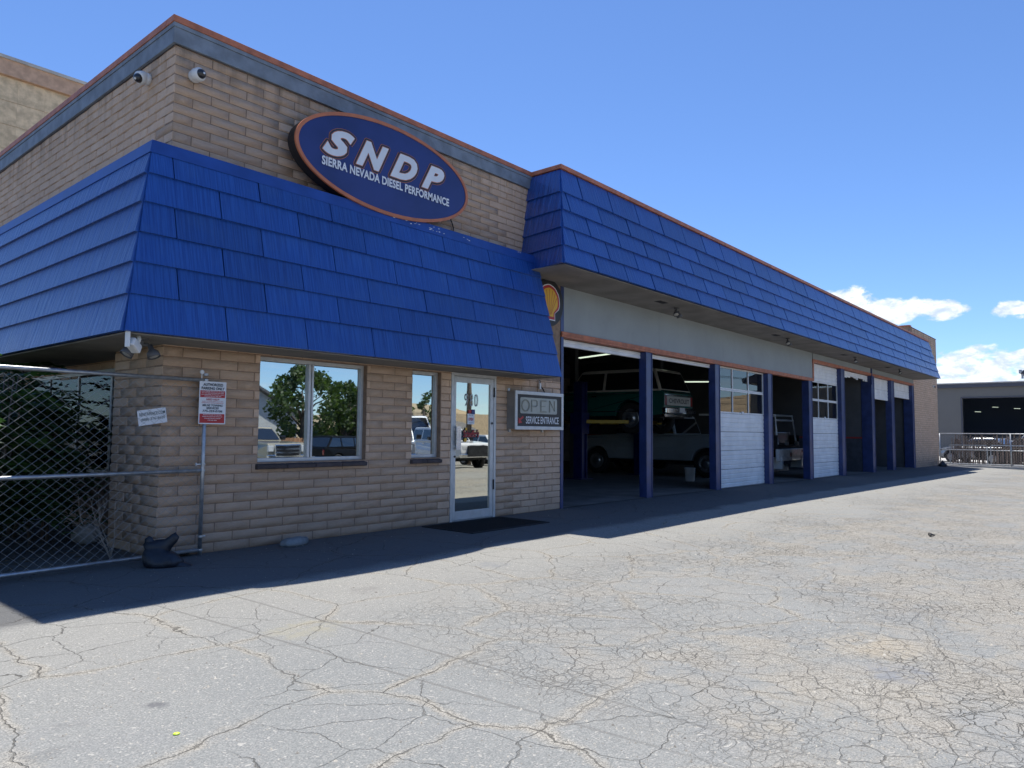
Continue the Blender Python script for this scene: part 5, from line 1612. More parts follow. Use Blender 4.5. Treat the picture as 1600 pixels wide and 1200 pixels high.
def vehicle(name, label, loc, rz, paint, spec, cat='car', top_paint=None, group=None, detail=True):
    """spec: L, W, zb (sill), zh (bonnet front), zc (bonnet rear = belt), zd (deck height at tail), zr (roof),
       xw wind-screen foot, xr1 roof front, xr2 roof rear, xb rear glass foot, wheels (xf, xr, r), pickup bool"""
    v = thing(name, label, cat, loc, rz, group)
    L, W, zb = spec['L'], spec['W'], spec['zb']
    zh, zc, zd, zr = spec['zh'], spec['zc'], spec['zd'], spec['zr']
    xw, r1, r2, xb = spec['xw'], spec['r1'], spec['r2'], spec['xb']
    xf, xr, wr = spec['wheels']
    zw = wr
    ra = wr * 1.16
    hl = L / 2
    low = [(hl - .02, zb + .12), (hl, zb + .3), (hl - .03, zh - .06), (hl - .12, zh)]
    if spec.get('slope'): low += [(xw + (hl - xw) * .5, zh + (zc - zh) * .75)]
    low += [(xw, zc), (xb, zc if not spec.get('pickup') else zd), (-hl + .08, zd), (-hl, zd - .08), (-hl + .0, zb + .3), (-hl + .04, zb + .05)]
    a2 = [p for p in reversed(arch(xr, zw, ra)) if p[1] > zb - .0]
    a1 = [p for p in reversed(arch(xf, zw, ra)) if p[1] > zb - .0]
    low += [(a2[0][0], zb)] + a2[1:-1] + [(a2[-1][0], zb)] + [(a1[0][0], zb)] + a1[1:-1] + [(a1[-1][0], zb)]
    hw = W / 2
    mb = MB()
    def F(u, vv, t):
        k = 1 - .05 * max(0, (vv - (zb + .35))) / .6 - .03 * max(0, (zb + .25 - vv)) / .3
        nose = 1 - .10 * max(0, (abs(u) - hl + .35)) / .35
        return (u, t * hw * k * nose, vv)
    mb.prism(low, F, -1, 1)
    mb.build('body', paint, v, bevel=.035, segs=3)
    # underside
    MB().box(-hl + .2, hl - .25, -hw + .25, hw - .25, zb - .05, zb + .1).tube([(-hl + .3, .35, zb - .06), (hl - .8, .35, zb - .06)], .05, 8).tube([(xr, -hw + .15, zw), (xr, hw - .15, zw)], .07, 8).tube([(xf, -hw + .15, zw), (xf, hw - .15, zw)], .05, 8).build('underbody', M['under'], v)
    # cabin
    tw = spec.get('tumble', .14)
    def hwz(z): return (hw - .05) - tw * (z - zc) / (zr - zc)
    cab = [(xw, zc - .02), (r1, zr - .03), (r1 - .12, zr), (r2 + .10, zr), (r2, zr - .03), (xb, zc - .02)]
    MB().prism(cab, lambda u, vv, t: (u, t * hwz(vv), vv), -1, 1).build('cabin', top_paint or paint, v, bevel=.04, segs=3)
    # glazing, a few mm proud of the cabin skin
    za, zt = zc + .035, zr - .10
    def xfront(z): return xw + (r1 - xw) * (z - zc) / (zr - .03 - zc)
    def xrear(z): return xb + (r2 - xb) * (z - zc) / (zr - .03 - zc)
    cuts = spec['cuts']
    for sg in (-1, 1):
        edges = [None] + cuts + [None]
        for k in range(len(edges) - 1):
            fa = (xfront(za) - .07, xfront(zt) - .07) if edges[k] is None else (edges[k] - .045,) * 2
            fb = (xrear(za) + .07, xrear(zt) + .07) if edges[k + 1] is None else (edges[k + 1] + .045,) * 2
            if fa[0] - fb[0] < .12: continue
            g = MB()
            y0, y1 = hwz(za), hwz(zt)
            g.hexa([(fa[0], sg * (y0 - .02), za), (fb[0], sg * (y0 - .02), za), (fb[0], sg * (y0 + .005), za), (fa[0], sg * (y0 + .005), za),
                    (fa[1], sg * (y1 - .02), zt), (fb[1], sg * (y1 - .02), zt), (fb[1], sg * (y1 + .005), zt), (fa[1], sg * (y1 + .005), zt)])
            g.build('side_window', M['car_glass'], v)
    for fx, nm, off in ((xfront, 'windscreen', .006), (xrear, 'rear_window', -.006)):
        g = MB()
        y0, y1 = hwz(za) - .08, hwz(zt) - .07
        a, b = fx(za), fx(zt)
        g.hexa([(a + off, -y0, za), (a + off, y0, za), (a - off * 3, y0, za), (a - off * 3, -y0, za), (b + off, -y1, zt), (b + off, y1, zt), (b - off * 3, y1, zt), (b - off * 3, -y1, zt)])
        g.build(nm, M['car_glass'], v)
    if spec.get('pickup'):
        MB().box(-hl + .1, xb - .03, -hw + .14, hw - .14, zd - .02, zd + .004).build('bed', M['under'], v)
    for x in (xf, xr):
        for sg in (-1, 1):
            tyre(v, x, sg * (hw - .13), zw, wr, .24, sg)
    if detail:
        for sg in (-1, 1):
            h = MB(); h.box(hl - .06, hl - .0, sg * (hw * .62) - .16, sg * (hw * .62) + .16, zh - .30, zh - .12); h.build('headlight', M['headlamp'], v, bevel=.02)
            h = MB(); h.box(-hl - .012, -hl + .05, sg * (hw - .20) - .07, sg * (hw - .20) + .07, zd - .42, zd - .14); h.build('taillight', M['tail'], v, bevel=.015)
            h = MB(); h.box(xw - .35, xw - .15, sg * (hw + .02), sg * (hw + .22), zc + .02, zc + .20); h.build('mirror', M['plastic_black'], v, bevel=.03)
            h = MB(); h.box(xw - 1.05, xw - .90, sg * hw - .01 * sg, sg * (hw + .012), zc - .16, zc - .12); h.build('door_handle', M['chrome'], v)
        gr = MB(); gr.box(hl - .05, hl + .008, -hw * .40, hw * .40, zh - .34, zh - .10); gr.build('grille', M['plastic_black'], v, bevel=.01)
        bars = MB()
        for k in range(4): bars.box(hl + .008, hl + .02, -hw * .39, hw * .39, zh - .32 + k * .062, zh - .295 + k * .062)
        bars.build('grille_bar', M['chrome'], v)
        bm = spec.get('bumper', M['chrome'])
        MB().box(hl - .06, hl + .09, -hw + .06, hw - .06, zb + .06, zb + .24).build('front_bumper', bm, v, bevel=.03)
        MB().box(-hl - .10, -hl + .05, -hw + .06, hw - .06, zb + .06, zb + .24).build('rear_bumper', bm, v, bevel=.03)
        MB().box(-hl - .112, -hl - .10, -.16, .16, zb + .10, zb + .24).build('number_plate', M['sign_white'], v)
    return v

SUVC = dict(L=4.7, W=1.98, zb=.50, zh=1.16, zc=1.22, zd=1.22, zr=1.86, xw=.85, r1=.45, r2=-2.02, xb=-2.28, wheels=(1.35, -1.32, .44), cuts=[-.42], tumble=.16)
PICK = dict(L=6.0, W=2.0, zb=.50, zh=1.22, zc=1.30, zd=1.32, zr=1.92, xw=1.25, r1=.65, r2=-.75, xb=-.95, wheels=(1.95, -1.95, .42), cuts=[.02], pickup=True)
SEDAN = dict(L=4.6, W=1.82, zb=.28, zh=.74, zc=.93, zd=1.0, zr=1.44, xw=1.0, r1=.25, r2=-1.0, xb=-1.65, wheels=(1.38, -1.30, .33), cuts=[-.35], slope=True, bumper=None)
XOVER = dict(L=4.6, W=1.88, zb=.36, zh=.92, zc=1.08, zd=1.10, zr=1.68, xw=1.05, r1=.35, r2=-1.75, xb=-2.15, wheels=(1.38, -1.35, .36), cuts=[-.2, -1.1], slope=True)
VAN = dict(L=5.9, W=2.02, zb=.40, zh=1.15, zc=1.42, zd=1.42, zr=2.95, xw=1.95, r1=.95, r2=-2.85, xb=-2.93, wheels=(2.0, -1.75, .37), cuts=[.55], slope=True, tumble=.16)
SEDAN['bumper'] = M['silver_paint']

# classic two-tone SUV up on the two-post lift in the third bay, tail towards the door
suv = vehicle('classic_suv', 'green classic SUV with a white top raised on the lift, tail to the bay', (15.60, 4.75, 1.28), R(91), M['green_paint'], dict(SUVC), 'suv', M['cream_paint'])
MB().box(-2.365, -2.34, -.72, .72, .80, 1.06).build('tailgate_panel', M['cream_paint'], suv, bevel=.01)
t = text_mb('CHEVROLET', .13, cx=0, z0=0, y=0, fat=.02, width=1.25)
t.v = [(-2.3685, -x, .865 + z) for x, y, z in t.v]
t.build('tailgate_lettering', M['plastic_black'], suv)
MB().box(-2.37, -2.34, -.80, .80, 1.075, 1.105).build('tailgate_trim', M['chrome'], suv)
MB().box(-2.35, -2.25, -.85, .85, .48, .55).box(-2.5, -2.43, -.80, -.15, .57, .66).build('hitch_bar', M['chrome'], suv)
t = MB(); t.box(-1.9, 2.1, .965, .985, 1.14, 1.155).box(-1.9, 2.1, .965, .985, .62, .64); t.build('side_moulding', M['chrome'], suv)

def two_post_lift(x0, x1, y, zarm, label, group):
    s = thing('vehicle_lift', label, 'vehicle lift', ((x0 + x1) / 2, y, gz(x0, 0) + .012), 0, group)
    h = (x1 - x0) / 2
    for sg in (-1, 1):
        p = MB(); p.box(sg * h - .14, sg * h + .14, -.12, .12, 0.02, 2.75).box(sg * h - .14, sg * h - .09, -.17, -.12, .02, 2.75).box(sg * h + .09, sg * h + .14, -.17, -.12, .02, 2.75)
        p.build('post', M['lift_blue'], s, bevel=.008)  # two columns
        p = MB(); p.box(sg * h - .28, sg * h + .28, -.25, .25, 0, .025); p.build('base_plate', M['lift_blue'], s)
        p = MB(); p.box(sg * h - .19 , sg * h + .19, -.20, .20, zarm - .35, zarm + .25); p.build('carriage', M['lift_blue'], s, bevel=.01)
        for dy in (-1.15, 1.0):
            a = Vector((sg * h, 0, zarm)); b = Vector((sg * (h - .75), dy, zarm))
            d = (b - a); ang = math.atan2(d.y, d.x)
            p = MB(); p.obox((a + b) / 2, (d.length / 2, .07, .05), Matrix.Rotation(ang, 3, 'Z')); p.build('arm', M['lift_yellow'], s, bevel=.006)
            p = MB(); p.lathe([(0, 0), (.07, 0), (.07, .10), (0, .10)], b, (0, 0, 1), 12); p.build('pad', M['rubber'], s)
    return s
two_post_lift(13.72, 17.0, 4.5, 1.62, 'blue two-post lift with yellow arms holding up the green SUV', 'two-post lifts in the bays')
two_post_lift(7.2, 10.3, 4.4, 2.05, 'blue two-post lift in the first bay under the dark sedan', 'two-post lifts in the bays')
car1 = vehicle('raised_sedan', 'dark sedan raised high on the lift inside the first bay', (8.55, 4.4, 1.92), R(90), pmat('charcoal_car_paint', (.09, .09, .095), .25, metal=.3, coat=.8), dict(SEDAN), 'car')

pk = vehicle('pickup_truck', 'white crew pickup parked on the floor beyond the green SUV', (18.25, 4.35, gz(18, 0) + .012), R(91), pmat('dimmed_white_car_paint', (.36, .41, .44), .4, coat=.3, dirt=.2), dict(PICK), 'pickup truck')  # white paint darkened to dim the pickup; bay shade put into the colour

def service_truck():
    s = thing('flatbed_truck', 'white flatbed truck with a pipe headache rack, tail to the fifth bay', 'truck', (20.72, 4.1, gz(20, 0) + .012), R(90))
    MB().box(-3.0, .9, -1.0, 1.0, .92, 1.02).build('deck', M['under'], s)
    MB().box(-3.10, -3.0, -1.17, 1.17, .50, .88).build('tail_beam', M['white_paint'], s, bevel=.01)
    MB().lathe([(0, 0), (.08, 0), (.08, .012), (0, .012)], (-3.10, .1, .70), (-1, 0, 0), 14).lathe([(0, 0), (.05, 0), (.05, .012), (0, .012)], (-3.10, -.95, .80), (-1, 0, 0), 12).build('tail_lamp', M['tail'], s)
    for sg in (-1, 1):
        MB().box(-3.0, .9, sg * .96, sg * 1.0, 1.02, 1.32).build('bed_side', M['under'], s)
        MB().box(-3.12, -2.75, sg * .90 - .06, sg * .90 + .06, .25, .62).build('mud_flap', M['white_paint'], s)
        MB().tube([(-2.95, sg * .86, 1.02), (-2.85, sg * .76, 1.96), (-.2, sg * .70, 2.0)], .035, 8).build('rack_upright', M['white_door'], s)
        MB().lathe([(0, 0), (.06, 0), (.06, .1), (0, .1)], (-3.05, sg * .45, 1.06), (-1, 0, 0), 10).build('cleat', M['galv'], s)
        for x in (-1.9, 2.2):
            tyre(s, x, sg * .85, .42, .42, .26, sg)
    MB().tube([(-2.85, -.78, 1.96), (-2.85, .78, 1.96)], .025, 8).tube([(-2.87, -.78, 1.80), (-2.87, .78, 1.80)], .032, 8).build('rack_crossbar', M['white_door'], s)
    MB().box(-2.8, -1.9, -.7, .7, 1.04, 1.42).build('tool_chest', M['plastic_black'], s, bevel=.02)
    MB().prism([(1.0, .5), (1.0, 1.95), (1.2, 2.05), (2.1, 2.05), (2.5, 1.35), (3.3, 1.25), (3.4, .5)], lambda u, v, t: (u, t * .98, v), -1, 1).build('cab', M['white_paint'], s, bevel=.05)
    MB().box(.985, .998, -.7, .7, 1.35, 1.85).build('rear_window', M['car_glass'], s)
    MB().box(-2.9, 3.1, -.4, .4, .55, .85).build('chassis', M['under'], s)
    MB().box(-2.7, -2.2, -.8, .8, .12, .35).build('axle_guard', M['galv'], s, bevel=.02)
service_truck()

def tubes():
    for i, (x, y, rz, lab) in enumerate(((18.2, 6.8, R(72), 'lit fluorescent strip above the green SUV, nearest the first bay'),
                            (24.4, 5.75, R(-60), 'lit fluorescent strip far inside, right of the green SUV'),
                            (17.6, 3.6, R(20), 'lit fluorescent strip seen through the first closed door glass'))):
        s = thing('ceiling_light', lab, 'ceiling light', (x, y, 4.02 if i != 1 else 3.4), rz, 'fluorescent strips in the garage')
        MB().box(-1.2, 1.2, -.06, .06, .03, .08).build('fitting', M['white_door'], s)
        for d in (-.035, .035): MB().tube([(-1.18, d, .012), (1.18, d, .012)], .018, 8).build('tube', M['tube'], s)
        MB().tube([(-1, 0, .08), (-1, 0, .4)], .004, 4).tube([(1, 0, .08), (1, 0, .4)], .004, 4).build('hanger', M['sign_black'], s)
tubes()

def bay_clutter():
    # a hanging plate in the seventh bay, a leaning broom in the sixth, a bucket
    s = thing('hanging_plate', 'white hanging plate with a dark mark inside the seventh bay', 'sign', (27.9, .9, 1.62))
    MB().box(-.55, .55, -.01, .01, .0, 1.05).build('plate', M['white_door'], s, bevel=.008)
    MB().box(-.06, .06, -.014, -.0105, .45, .75).box(-.13, .13, -.014, -.0105, .86, .93).build('mark', M['ink'], s)
    MB().tube([(-.4, 0, 1.05), (-.4, 0, 2.2)], .006, 4).tube([(.4, 0, 1.05), (.4, 0, 2.2)], .006, 4).build('hanger', M['sign_black'], s)
    s = thing('push_broom', 'broom with a tan handle leaning in the sixth bay', 'broom', (25.8, .9, gz(25, 0) + .012))
    MB().tube([(0, 0, .05), (.06, .35, 1.35)], .018, 8).build('handle', M['lift_yellow'], s)
    MB().box(-.25, .25, -.05, .05, .0, .08).build('brush', M['rubber'], s)
    s = thing('bucket', 'white plastic bucket on the floor between the lift and the pickup', 'bucket', (15.3, 1.9, gz(15, 0) + .012))
    MB().lathe([(0, 0), (.12, 0), (.15, .36), (.155, .37), (.14, .37), (.13, .02)], (0, 0, 0), (0, 0, 1), 18).build('pail', M['plastic_white'], s, smooth=True)
    s = thing('wall_switch', 'small white switch on the partition inside the sixth bay', 'switch', (26.455, 1.6, 2.35))
    MB().box(-.02, .0, -.08, .08, -.12, .12).build('plate', M['plastic_white'], s)
bay_clutter()

# ------------------------------------------------------------------ far right: fence, yard, hangar
def right_yard():
    X = 39.3
    f = thing('yard_gate', 'chain-link yard gate beyond the brick pier with a pale steel base', 'gate', (X, .02, gz(X, -2) - .06), R(-90))
    L = 11.0; H = 1.74
    for x in (0, 3.0, 6.2, 9.4, L):
        MB().tube([(x, 0, 0), (x, 0, H)], .03, 8).build('gate_post', M['galv'], f, smooth=True)
    for z, nm in ((H - .02, 'top_rail'), (H * .52, 'middle_rail'), (.20, 'bottom_rail')):
        MB().tube([(0, 0, z), (L, 0, z)], .026 if z > .3 else .035, 8).build(nm, M['galv'], f, smooth=True)
    o = chain_mesh(L, H - .25, .13, .0034, 3, .2).build('wire_mesh', M['wire'], f); o['kind'] = 'stuff'
    MB().box(0, L, -.12, .12, 0, .14).build('base_kerb', M['pale_concrete'], f, bevel=.01)
    # concrete yard
    vs = []; 
    mb = MB()
    x0, x1 = X + .2, 62
    z0 = gz(X, -2) - .02
    mb.box(x0, x1, -40, 9, z0 - .3, z0 + .02)
    tag(mb.build('yard_pavement', M['pale_concrete']), kind='structure')
    gz0 = z0 + .02
    V = [('parked_sedan', 'grey sedan behind the gate with its roof showing by the pier', (46.5, -.9), R(72), M['silver_paint'], SEDAN),
         ('parked_sedan', 'black sedan parked behind the gate post', (44.2, -3.2), R(82), M['black_paint'], SEDAN),
         ('parked_crossover', 'dark crossover parked behind the black sedan in the yard', (47.6, -3.6), R(84), M['black_paint'], XOVER),
         ('parked_sedan', 'dark red sedan at the right edge of the yard', (43.9, -6.4), R(100), M['red_paint'], SEDAN),
         ('parked_pickup', 'white pickup far back in the yard near the hangar', (52.0, -3.6), R(60), M['white_paint'], PICK)]
    for nm, lab, (x, y), rz, p, sp in V:
        vehicle(nm, lab, (x, y, gz0), rz, p, dict(sp), 'pickup truck' if sp is PICK else 'car')
    # racks of upright steel lengths
    rr = random.Random(3)
    for (bx, by, n, lab) in ((41.0, -1.0, 22, 'rack of upright rusty pipes just inside the gate by the pier'), (41.4, -2.75, 20, 'second rack of upright rusty pipes behind the gate post')):
        s = thing('pipe_rack', lab, 'rack', (bx, by, gz0))
        for k in range(n):
            y = .75 - k * 1.5 / n
            h = rr.uniform(1.35, 1.72)
            MB().tube([(rr.uniform(-.2, .2), y, .02), (rr.uniform(-.2, .2), y + rr.uniform(-.05, .05), h)], rr.uniform(.018, .035), 6).build('pipe', M['rust'], s)
        MB().box(-.3, .3, -.85, .85, 0, .05).box(-.28, -.24, -.85, .85, 1.05, 1.1).box(-.28, -.24, -.85, -.8, 0, 1.1).box(-.28, -.24, .8, .85, 0, 1.1).build('rack_frame', M['galv'], s)
    s = thing('gate_strut', 'white sloping steel strut leaning behind the gate', 'beam', (40.3, -3.5, gz0))
    MB().tube([(0, 0, 1.0), (0, -1.7, .1)], .06, 6).build('beam', M['white_door'], s)
    s = thing('tool_cart', 'white crate trolley standing in the yard', 'cart', (42.3, -5.1, gz0))
    MB().box(-.4, .4, -.45, .45, .9, 1.35).build('crate', M['white_door'], s, bevel=.02)
    MB().tube([(-.35, -.4, 0), (-.35, -.4, .9)], .03, 6).tube([(.35, -.4, 0), (.35, -.4, .9)], .03, 6).tube([(-.35, .4, 0), (-.35, .4, .9)], .03, 6).tube([(.35, .4, 0), (.35, .4, .9)], .03, 6).build('leg', M['galv'], s)
    # hangar-like building
    b = thing('grey_workshop', 'long grey metal workshop with a wide dark doorway behind the yard', 'building', (62, 0, gz0))
    base = gz0
    H = 5.34 - base
    oy0, oy1, oz = -1.85, 2.40, 4.20 - base
    w = MB()
    w.box(0, .3, oy1, 9.0, 0, H - .32).box(0, .3, -16, oy0, 0, H - .32).box(0, .3, oy0, oy1, oz, H - .32)
    w.box(.3, 14, 8.7, 9.0, 0, H - .1).box(.3, 14, -16, -15.7, 0, H - .1)
    w.build('wall', M['far_wall'], b)
    tr = MB(); tr.box(-.25, .3, -16.3, 9.3, H - .319, H - .03); tr.build('fascia', M['far_trim'], b)
    rf = MB(); rf.box(-.3, 14, -16.4, 9.4, H - .029, H + .05); rf.build('roof', M['pale_concrete'], b)
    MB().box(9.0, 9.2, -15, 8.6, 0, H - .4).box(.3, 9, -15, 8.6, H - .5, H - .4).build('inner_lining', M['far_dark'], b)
    fr = MB(); fr.box(-.03, .0, oy1, oy1 + .1, 0, oz + .1).box(-.03, .0, oy0 - .1, oy0, 0, oz + .1).box(-.03, .0, oy0, oy1, oz, oz + .1)
    fr.build('door_frame', M['far_trim'], b)
    for k, (x, y, z) in enumerate(((4.5, 1.0, 3.9), (4.0, -.5, 3.75), (3.0, 2.0, 3.5))):
        MB().tube([(x, y, z), (x + .1, y - .4, z - .02)], .015, 6).build('strip_lamp', M['tube'], b)
    # neighbour's eave poking in at the right
    e = thing('neighbour_shed', 'dark eave and gutter of a neighbouring shed at the right edge', 'building', (45, -3.0, gz0))
    MB().box(0, 5, -9, -.9, 0, 4.5).build('wall', M['far_wall'], e)
    MB().prism([(.0, 4.95), (-.10, 5.15), (-6.0, 6.4), (-9.5, 5.3), (-9.4, 5.0), (-.9, 4.95)], lambda u, v, t: (t, u, v), -.3, 5.3).build('roof', M['far_trim'], e)
    MB().box(-.3, 5.3, -.02, .10, 5.0, 5.18).box(-.2, -.1, -.1, .0, 4.7, 5.0).build('gutter', M['alum'], e)
right_yard()

def stucco_building():
    b = thing('tan_stucco_building', 'taller tan stucco building rising behind the office roof at the left', 'building', (0, 14, 0))
    w = MB(); w.box(.4, 9, 0, .3, -.2, 10.2).box(8.7, 9, .3, 12, -.2, 10.2)
    wl = w.build('wall', M['stucco'], b)
    # scored panels
    for i in range(14):
        for j in range(8):
            x0 = .4 + i * .61; z0 = 5.3 + j * .61
            MB().box(x0 + .006, x0 + .614, -.02, -.001, z0 + .006, z0 + .604).build('panel', M['stucco'], wl)
    MB().box(.3, 9.1, -.12, .4, 10.2, 10.6).build('parapet_band', pmat('tan_band', (.55, .36, .24), .8, var=.15), b)
    MB().box(.25, 9.2, -.17, .4, 10.601, 10.68).build('coping', M['pale_concrete'], b)
stucco_building()

# ------------------------------------------------------------------ across the street: what the window glass mirrors
def leafy_tree(loc, h, r, label, seed, nclump=60, per=70):
    rr = random.Random(seed)
    s = thing('street_tree', label, 'tree', loc, 0, 'trees across the street')
    t = MB()
    t.tube([(0, 0, 0), (.1, 0, h * .25), (.05, .1, h * .5), (0, 0, h * .8)], [.22, .17, .12, .04], 8)
    for k in range(7):
        a = rr.uniform(0, 6.28); z = h * rr.uniform(.25, .6)
        t.tube([(0, 0, z), (math.cos(a) * r * .4, math.sin(a) * r * .4, z + h * .15), (math.cos(a) * r * .8, math.sin(a) * r * .8, z + h * .22)], [.09, .05, .02], 5)
    t.build('trunk', M['bark'], s, smooth=True)
    mb = MB(); tints = []
    for k in range(nclump):
        a = rr.uniform(0, 6.28); u = rr.uniform(-.85, 1); q = math.sqrt(max(0, 1 - u * u)) * rr.uniform(.5, 1)
        c = Vector((math.cos(a) * q * r, math.sin(a) * q * r, h * .60 + u * h * .40))
        cr = r * rr.uniform(.18, .34); tt = rr.random()
        for j in range(per):
            d = Vector((rr.gauss(0, 1), rr.gauss(0, 1), rr.gauss(0, 1))).normalized() * cr * rr.uniform(.5, 1.0)
            p = c + d
            n1 = Vector((rr.uniform(-1, 1), rr.uniform(-1, 1), rr.uniform(-1, 1))).normalized(); n2 = n1.orthogonal().normalized()
            L = rr.uniform(.08, .16)
            mb.quad(p - n1 * L, p - n2 * L * .6, p + n1 * L, p + n2 * L * .6); tints.append(min(1, max(0, tt + rr.uniform(-.25, .25))))
    tinted('crown', mb, tints, M['tree_leaf'], s)

def street():
    def at(x, y): return (x, y, gz(x, y))
    leafy_tree(at(21.6, -30), 5.6, 2.1, 'rounded leafy tree beside the white gabled house', 31)
    leafy_tree(at(25.4, -31), 5.0, 1.8, 'lower leafy tree right of the rounded one', 32)
    leafy_tree(at(28.6, -33), 5.0, 2.0, 'leafy tree behind the dark crossover', 33)
    leafy_tree(at(37, -36), 5.5, 1.3, 'thin tree near the utility pole', 34, 26, 40)
    # house
    zg = gz(17, -36)
    h = thing('gabled_house', 'white gabled building across the street', 'house', (21.0, -38, zg))
    MB().prism([(-5.5, 0), (5.5, 0), (5.5, 3.2), (0, 6.2), (-5.5, 3.2)], lambda u, v, t: (u, t, v), 0, -10).build('wall', M['house'], h)
    rf = MB()
    rf.hexa([(0, -10.3, 6.22), (5.9, -10.3, 3.05), (5.9, .5, 3.05), (0, .5, 6.22), (0, -10.3, 6.38), (5.95, -10.3, 3.2), (5.95, .5, 3.2), (0, .5, 6.38)])
    rf.hexa([(0, -10.3, 6.22), (0, .5, 6.22), (-5.9, .5, 3.05), (-5.9, -10.3, 3.05), (0, -10.3, 6.38), (0, .5, 6.38), (-5.95, .5, 3.2), (-5.95, -10.3, 3.2)])
    rf.build('roof', M['hroof'], h)
    MB().box(-2, -1, .0, .04, 1.4, 2.6).box(1.2, 2.4, 0, .04, 1.2, 2.6).build('window', M['car_glass'], h)
    bs = thing('board_sign', 'pale board sign lettered Verti on posts before the house', 'sign', (13.2, -29, gz(13.2, -29)))
    MB().box(-1.2, 1.2, -.05, .05, 1.5, 2.9).build('board', pmat('pale_board', (.4, .43, .44), .6), bs)
    MB().box(-1.1, -1.0, -.05, .05, 0, 1.5).box(1.0, 1.1, -.05, .05, 0, 1.5).build('leg', M['galv'], bs)
    t = text_mb('Verti', .5, cx=0, z0=2.1, y=0, fat=.03)
    t.v = [(-x, .06, z) for x, y, z in t.v]; t.build('lettering', M['sign_white'], bs)
    # picket of cedar boards
    f = thing('cedar_fence', 'reddish cedar board fence across the street', 'fence', (18.0, -29, gz(20, -29)))
    pk_ = MB(); pk_.box(0, .145, -.012, .012, 0, 1.6); pm = pk_.mesh('board', M['fence_wood'])
    for k in range(70):
        link('board', pm, f, loc=(k * .155, 0, random.uniform(-.02, .02)))
    for k in range(5): MB().box(k * 2.7 - .05, k * 2.7 + .05, -.11, -.013, 0, 1.65).build('fence_post', M['bark'], f)
    # vehicles
    vehicle('gold_pickup', 'champagne pickup with a big chrome grille facing the shop', at(13.7, -22.2), R(88), M['gold_paint'], dict(PICK), 'pickup truck')
    vehicle('dark_crossover', 'black crossover with roof rails parked beside the champagne pickup', at(21.9, -26.0), R(-6), M['black_paint'], dict(XOVER), 'car')
    vehicle('white_van', 'tall white cargo van parked across the lot', at(26.3, -25.8), R(108), M['white_paint'], dict(VAN), 'van')
    vehicle('grey_jeep', 'grey off-roader with a slotted grille in front of the van', at(15.35, -14.5), R(129), M['silver_paint'], dict(SUVC), 'suv')
    gp = bpy.data.objects['gold_pickup']
    MB().box(3.0, 3.10, -.62, .62, .66, 1.16).build('chrome_grille', M['chrome'], gp, bevel=.03)
    mb = MB()
    for k in range(3): mb.box(3.10, 3.112, -.54, .54, .72 + k * .145, .80 + k * .145)
    mb.build('grille_slot', M['plastic_black'], gp)
    for sg in (-1, 1): MB().box(2.96, 3.06, sg * .80 - .14, sg * .80 + .14, .86, 1.12).build('lamp_unit', M['headlamp'], gp, bevel=.02)
    w = vehicle('wrecked_pickup', 'white pickup missing its grille, facing the glass door', at(21.5, -18.2), R(100), M['white_paint'], dict(PICK), 'pickup truck')
    MB().box(3.0, 3.12, -.55, .55, .62, 1.1).build('open_nose', M['under'], w)
    vehicle('parked_wagon', 'white crossover parked beyond the wrecked pickup', at(26.6, -19.4), R(95), M['white_paint'], dict(XOVER), 'car')
    # pole and wires
    p = thing('utility_pole', 'weathered wooden utility pole across the street', 'utility pole', at(27.9, -22.4))
    MB().tube([(0, 0, -.2), (0, 0, 9)], [.17, .12], 10).build('mast', M['wood_pole'], p, smooth=True)
    MB().box(-1.1, 1.1, -.06, .06, 8.2, 8.35).build('crossarm', M['wood_pole'], p)
    MB().lathe([(0, 0), (.2, 0), (.2, .6), (0, .6)], (.35, 0, 6.6), (0, 0, 1), 14).build('transformer', M['galv'], p, smooth=True)
    p2 = thing('utility_pole', 'leaning wooden pole beyond the tall van', 'utility pole', at(23.5, -26))
    MB().tube([(0, 0, -.2), (-.3, 0, 9)], [.18, .13], 10).build('mast', M['wood_pole'], p2, smooth=True)
    w = MB()
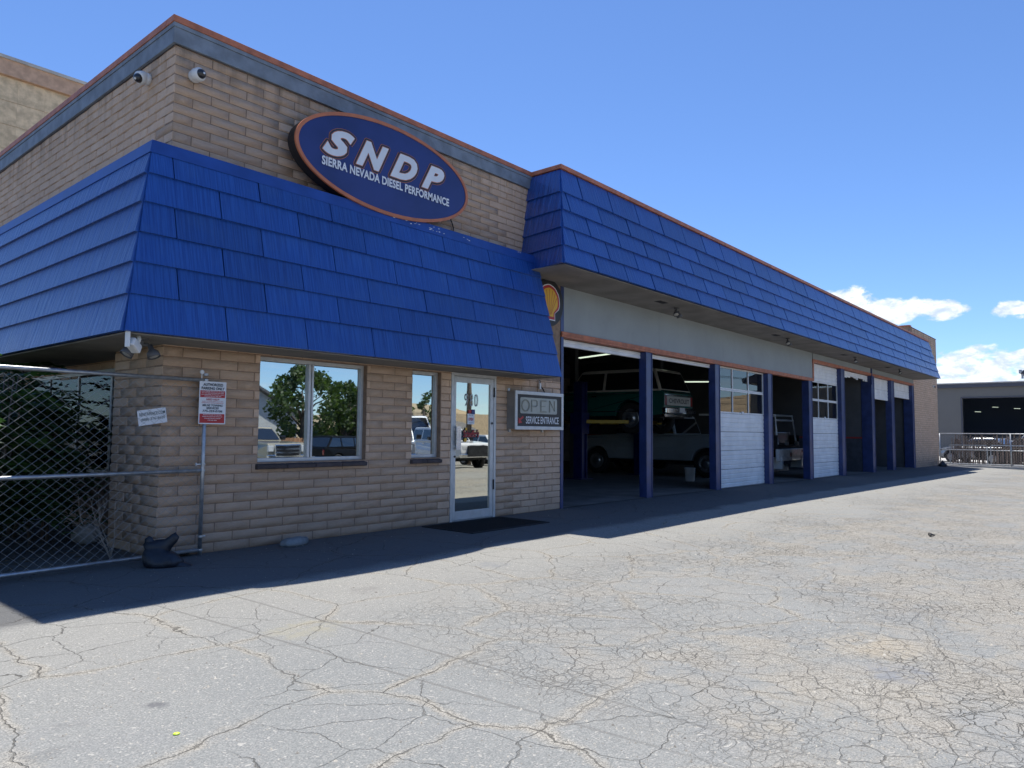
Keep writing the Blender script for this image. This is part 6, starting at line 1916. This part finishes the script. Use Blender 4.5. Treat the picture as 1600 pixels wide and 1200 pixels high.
    for k, (z, dy) in enumerate(((8.3, 0), (8.3, -.8), (6.2, 0), (5.6, .2))):
        for (ax, bx) in ((-30, 27.9), (27.9, 90)):
            pts = []
            for j in range(17):
                s = j / 16
                pts.append((ax + (bx - ax) * s, -22.4 + dy - (3.5 * (1 - s) if ax < 0 else 0), z - 1.4 + 1.3 * (4 * (s - .5) ** 2)))
            w.tube(pts, .025, 4)
    tag(w.build('power_line', M['cable']), 'black power lines sagging between the poles across the street', 'power line')
    # tan commercial block
    b = thing('tan_block', 'tan flat building with a grey lean-to roof across the street', 'building', (50, -44, gz(50, -44)))
    MB().box(-7, 12, -10, 0, 0, 4.4).build('wall', M['tan_build'], b)
    MB().prism([(.02, 3.6), (2.2, 2.7), (2.2, 2.6), (.02, 3.4)], lambda u, v, t: (t, u, v), -7, -.5).build('awning_roof', M['hroof'], b)
    MB().box(-5, -3.5, 0, .04, .4, 2.4).box(2, 4, 0, .04, .8, 2.2).build('window', M['car_glass'], b)
    # dry hills on the skyline
    vs, fs = [], []
    nx, ny = 60, 14
    for j in range(ny):
        for i in range(nx):
            a = R(100 + 230 * i / (nx - 1)) 
            d = 180 + j * 55
            x, y = math.sin(a) * d, math.cos(a) * d
            hgt = (18 * math.exp(-((d - 620) / 260) ** 2) * 2.3) * (.25 + .75 / (1 + math.exp((a - R(142)) * 22)) + .35 * max(0, math.sin((a - R(150)) * 2))) * (.75 + .35 * math.sin(a * 5) + .18 * math.sin(a * 13 + 1) + .06 * math.sin(d * .03 + a * 20))
            vs.append((x, y, -1.5 + hgt * (0 if j == 0 else 1)))
    for j in range(ny - 1):
        for i in range(nx - 1):
            fs.append((j * nx + i, j * nx + i + 1, (j + 1) * nx + i + 1, (j + 1) * nx + i))
    me = bpy.data.meshes.new('hill'); me.from_pydata(vs, [], fs); me.materials.append(M['hill'])
    me.polygons.foreach_set('use_smooth', [True] * len(fs))
    tag(link('hill', me), kind='structure')
street()

# ------------------------------------------------------------------ tidy: the chain-link and glass cast what they should, nothing hidden
for o in list(bpy.data.objects):
    if o.type == 'MESH' and o.data and not o.data.materials:
        o.data.materials.append(M['galv'])
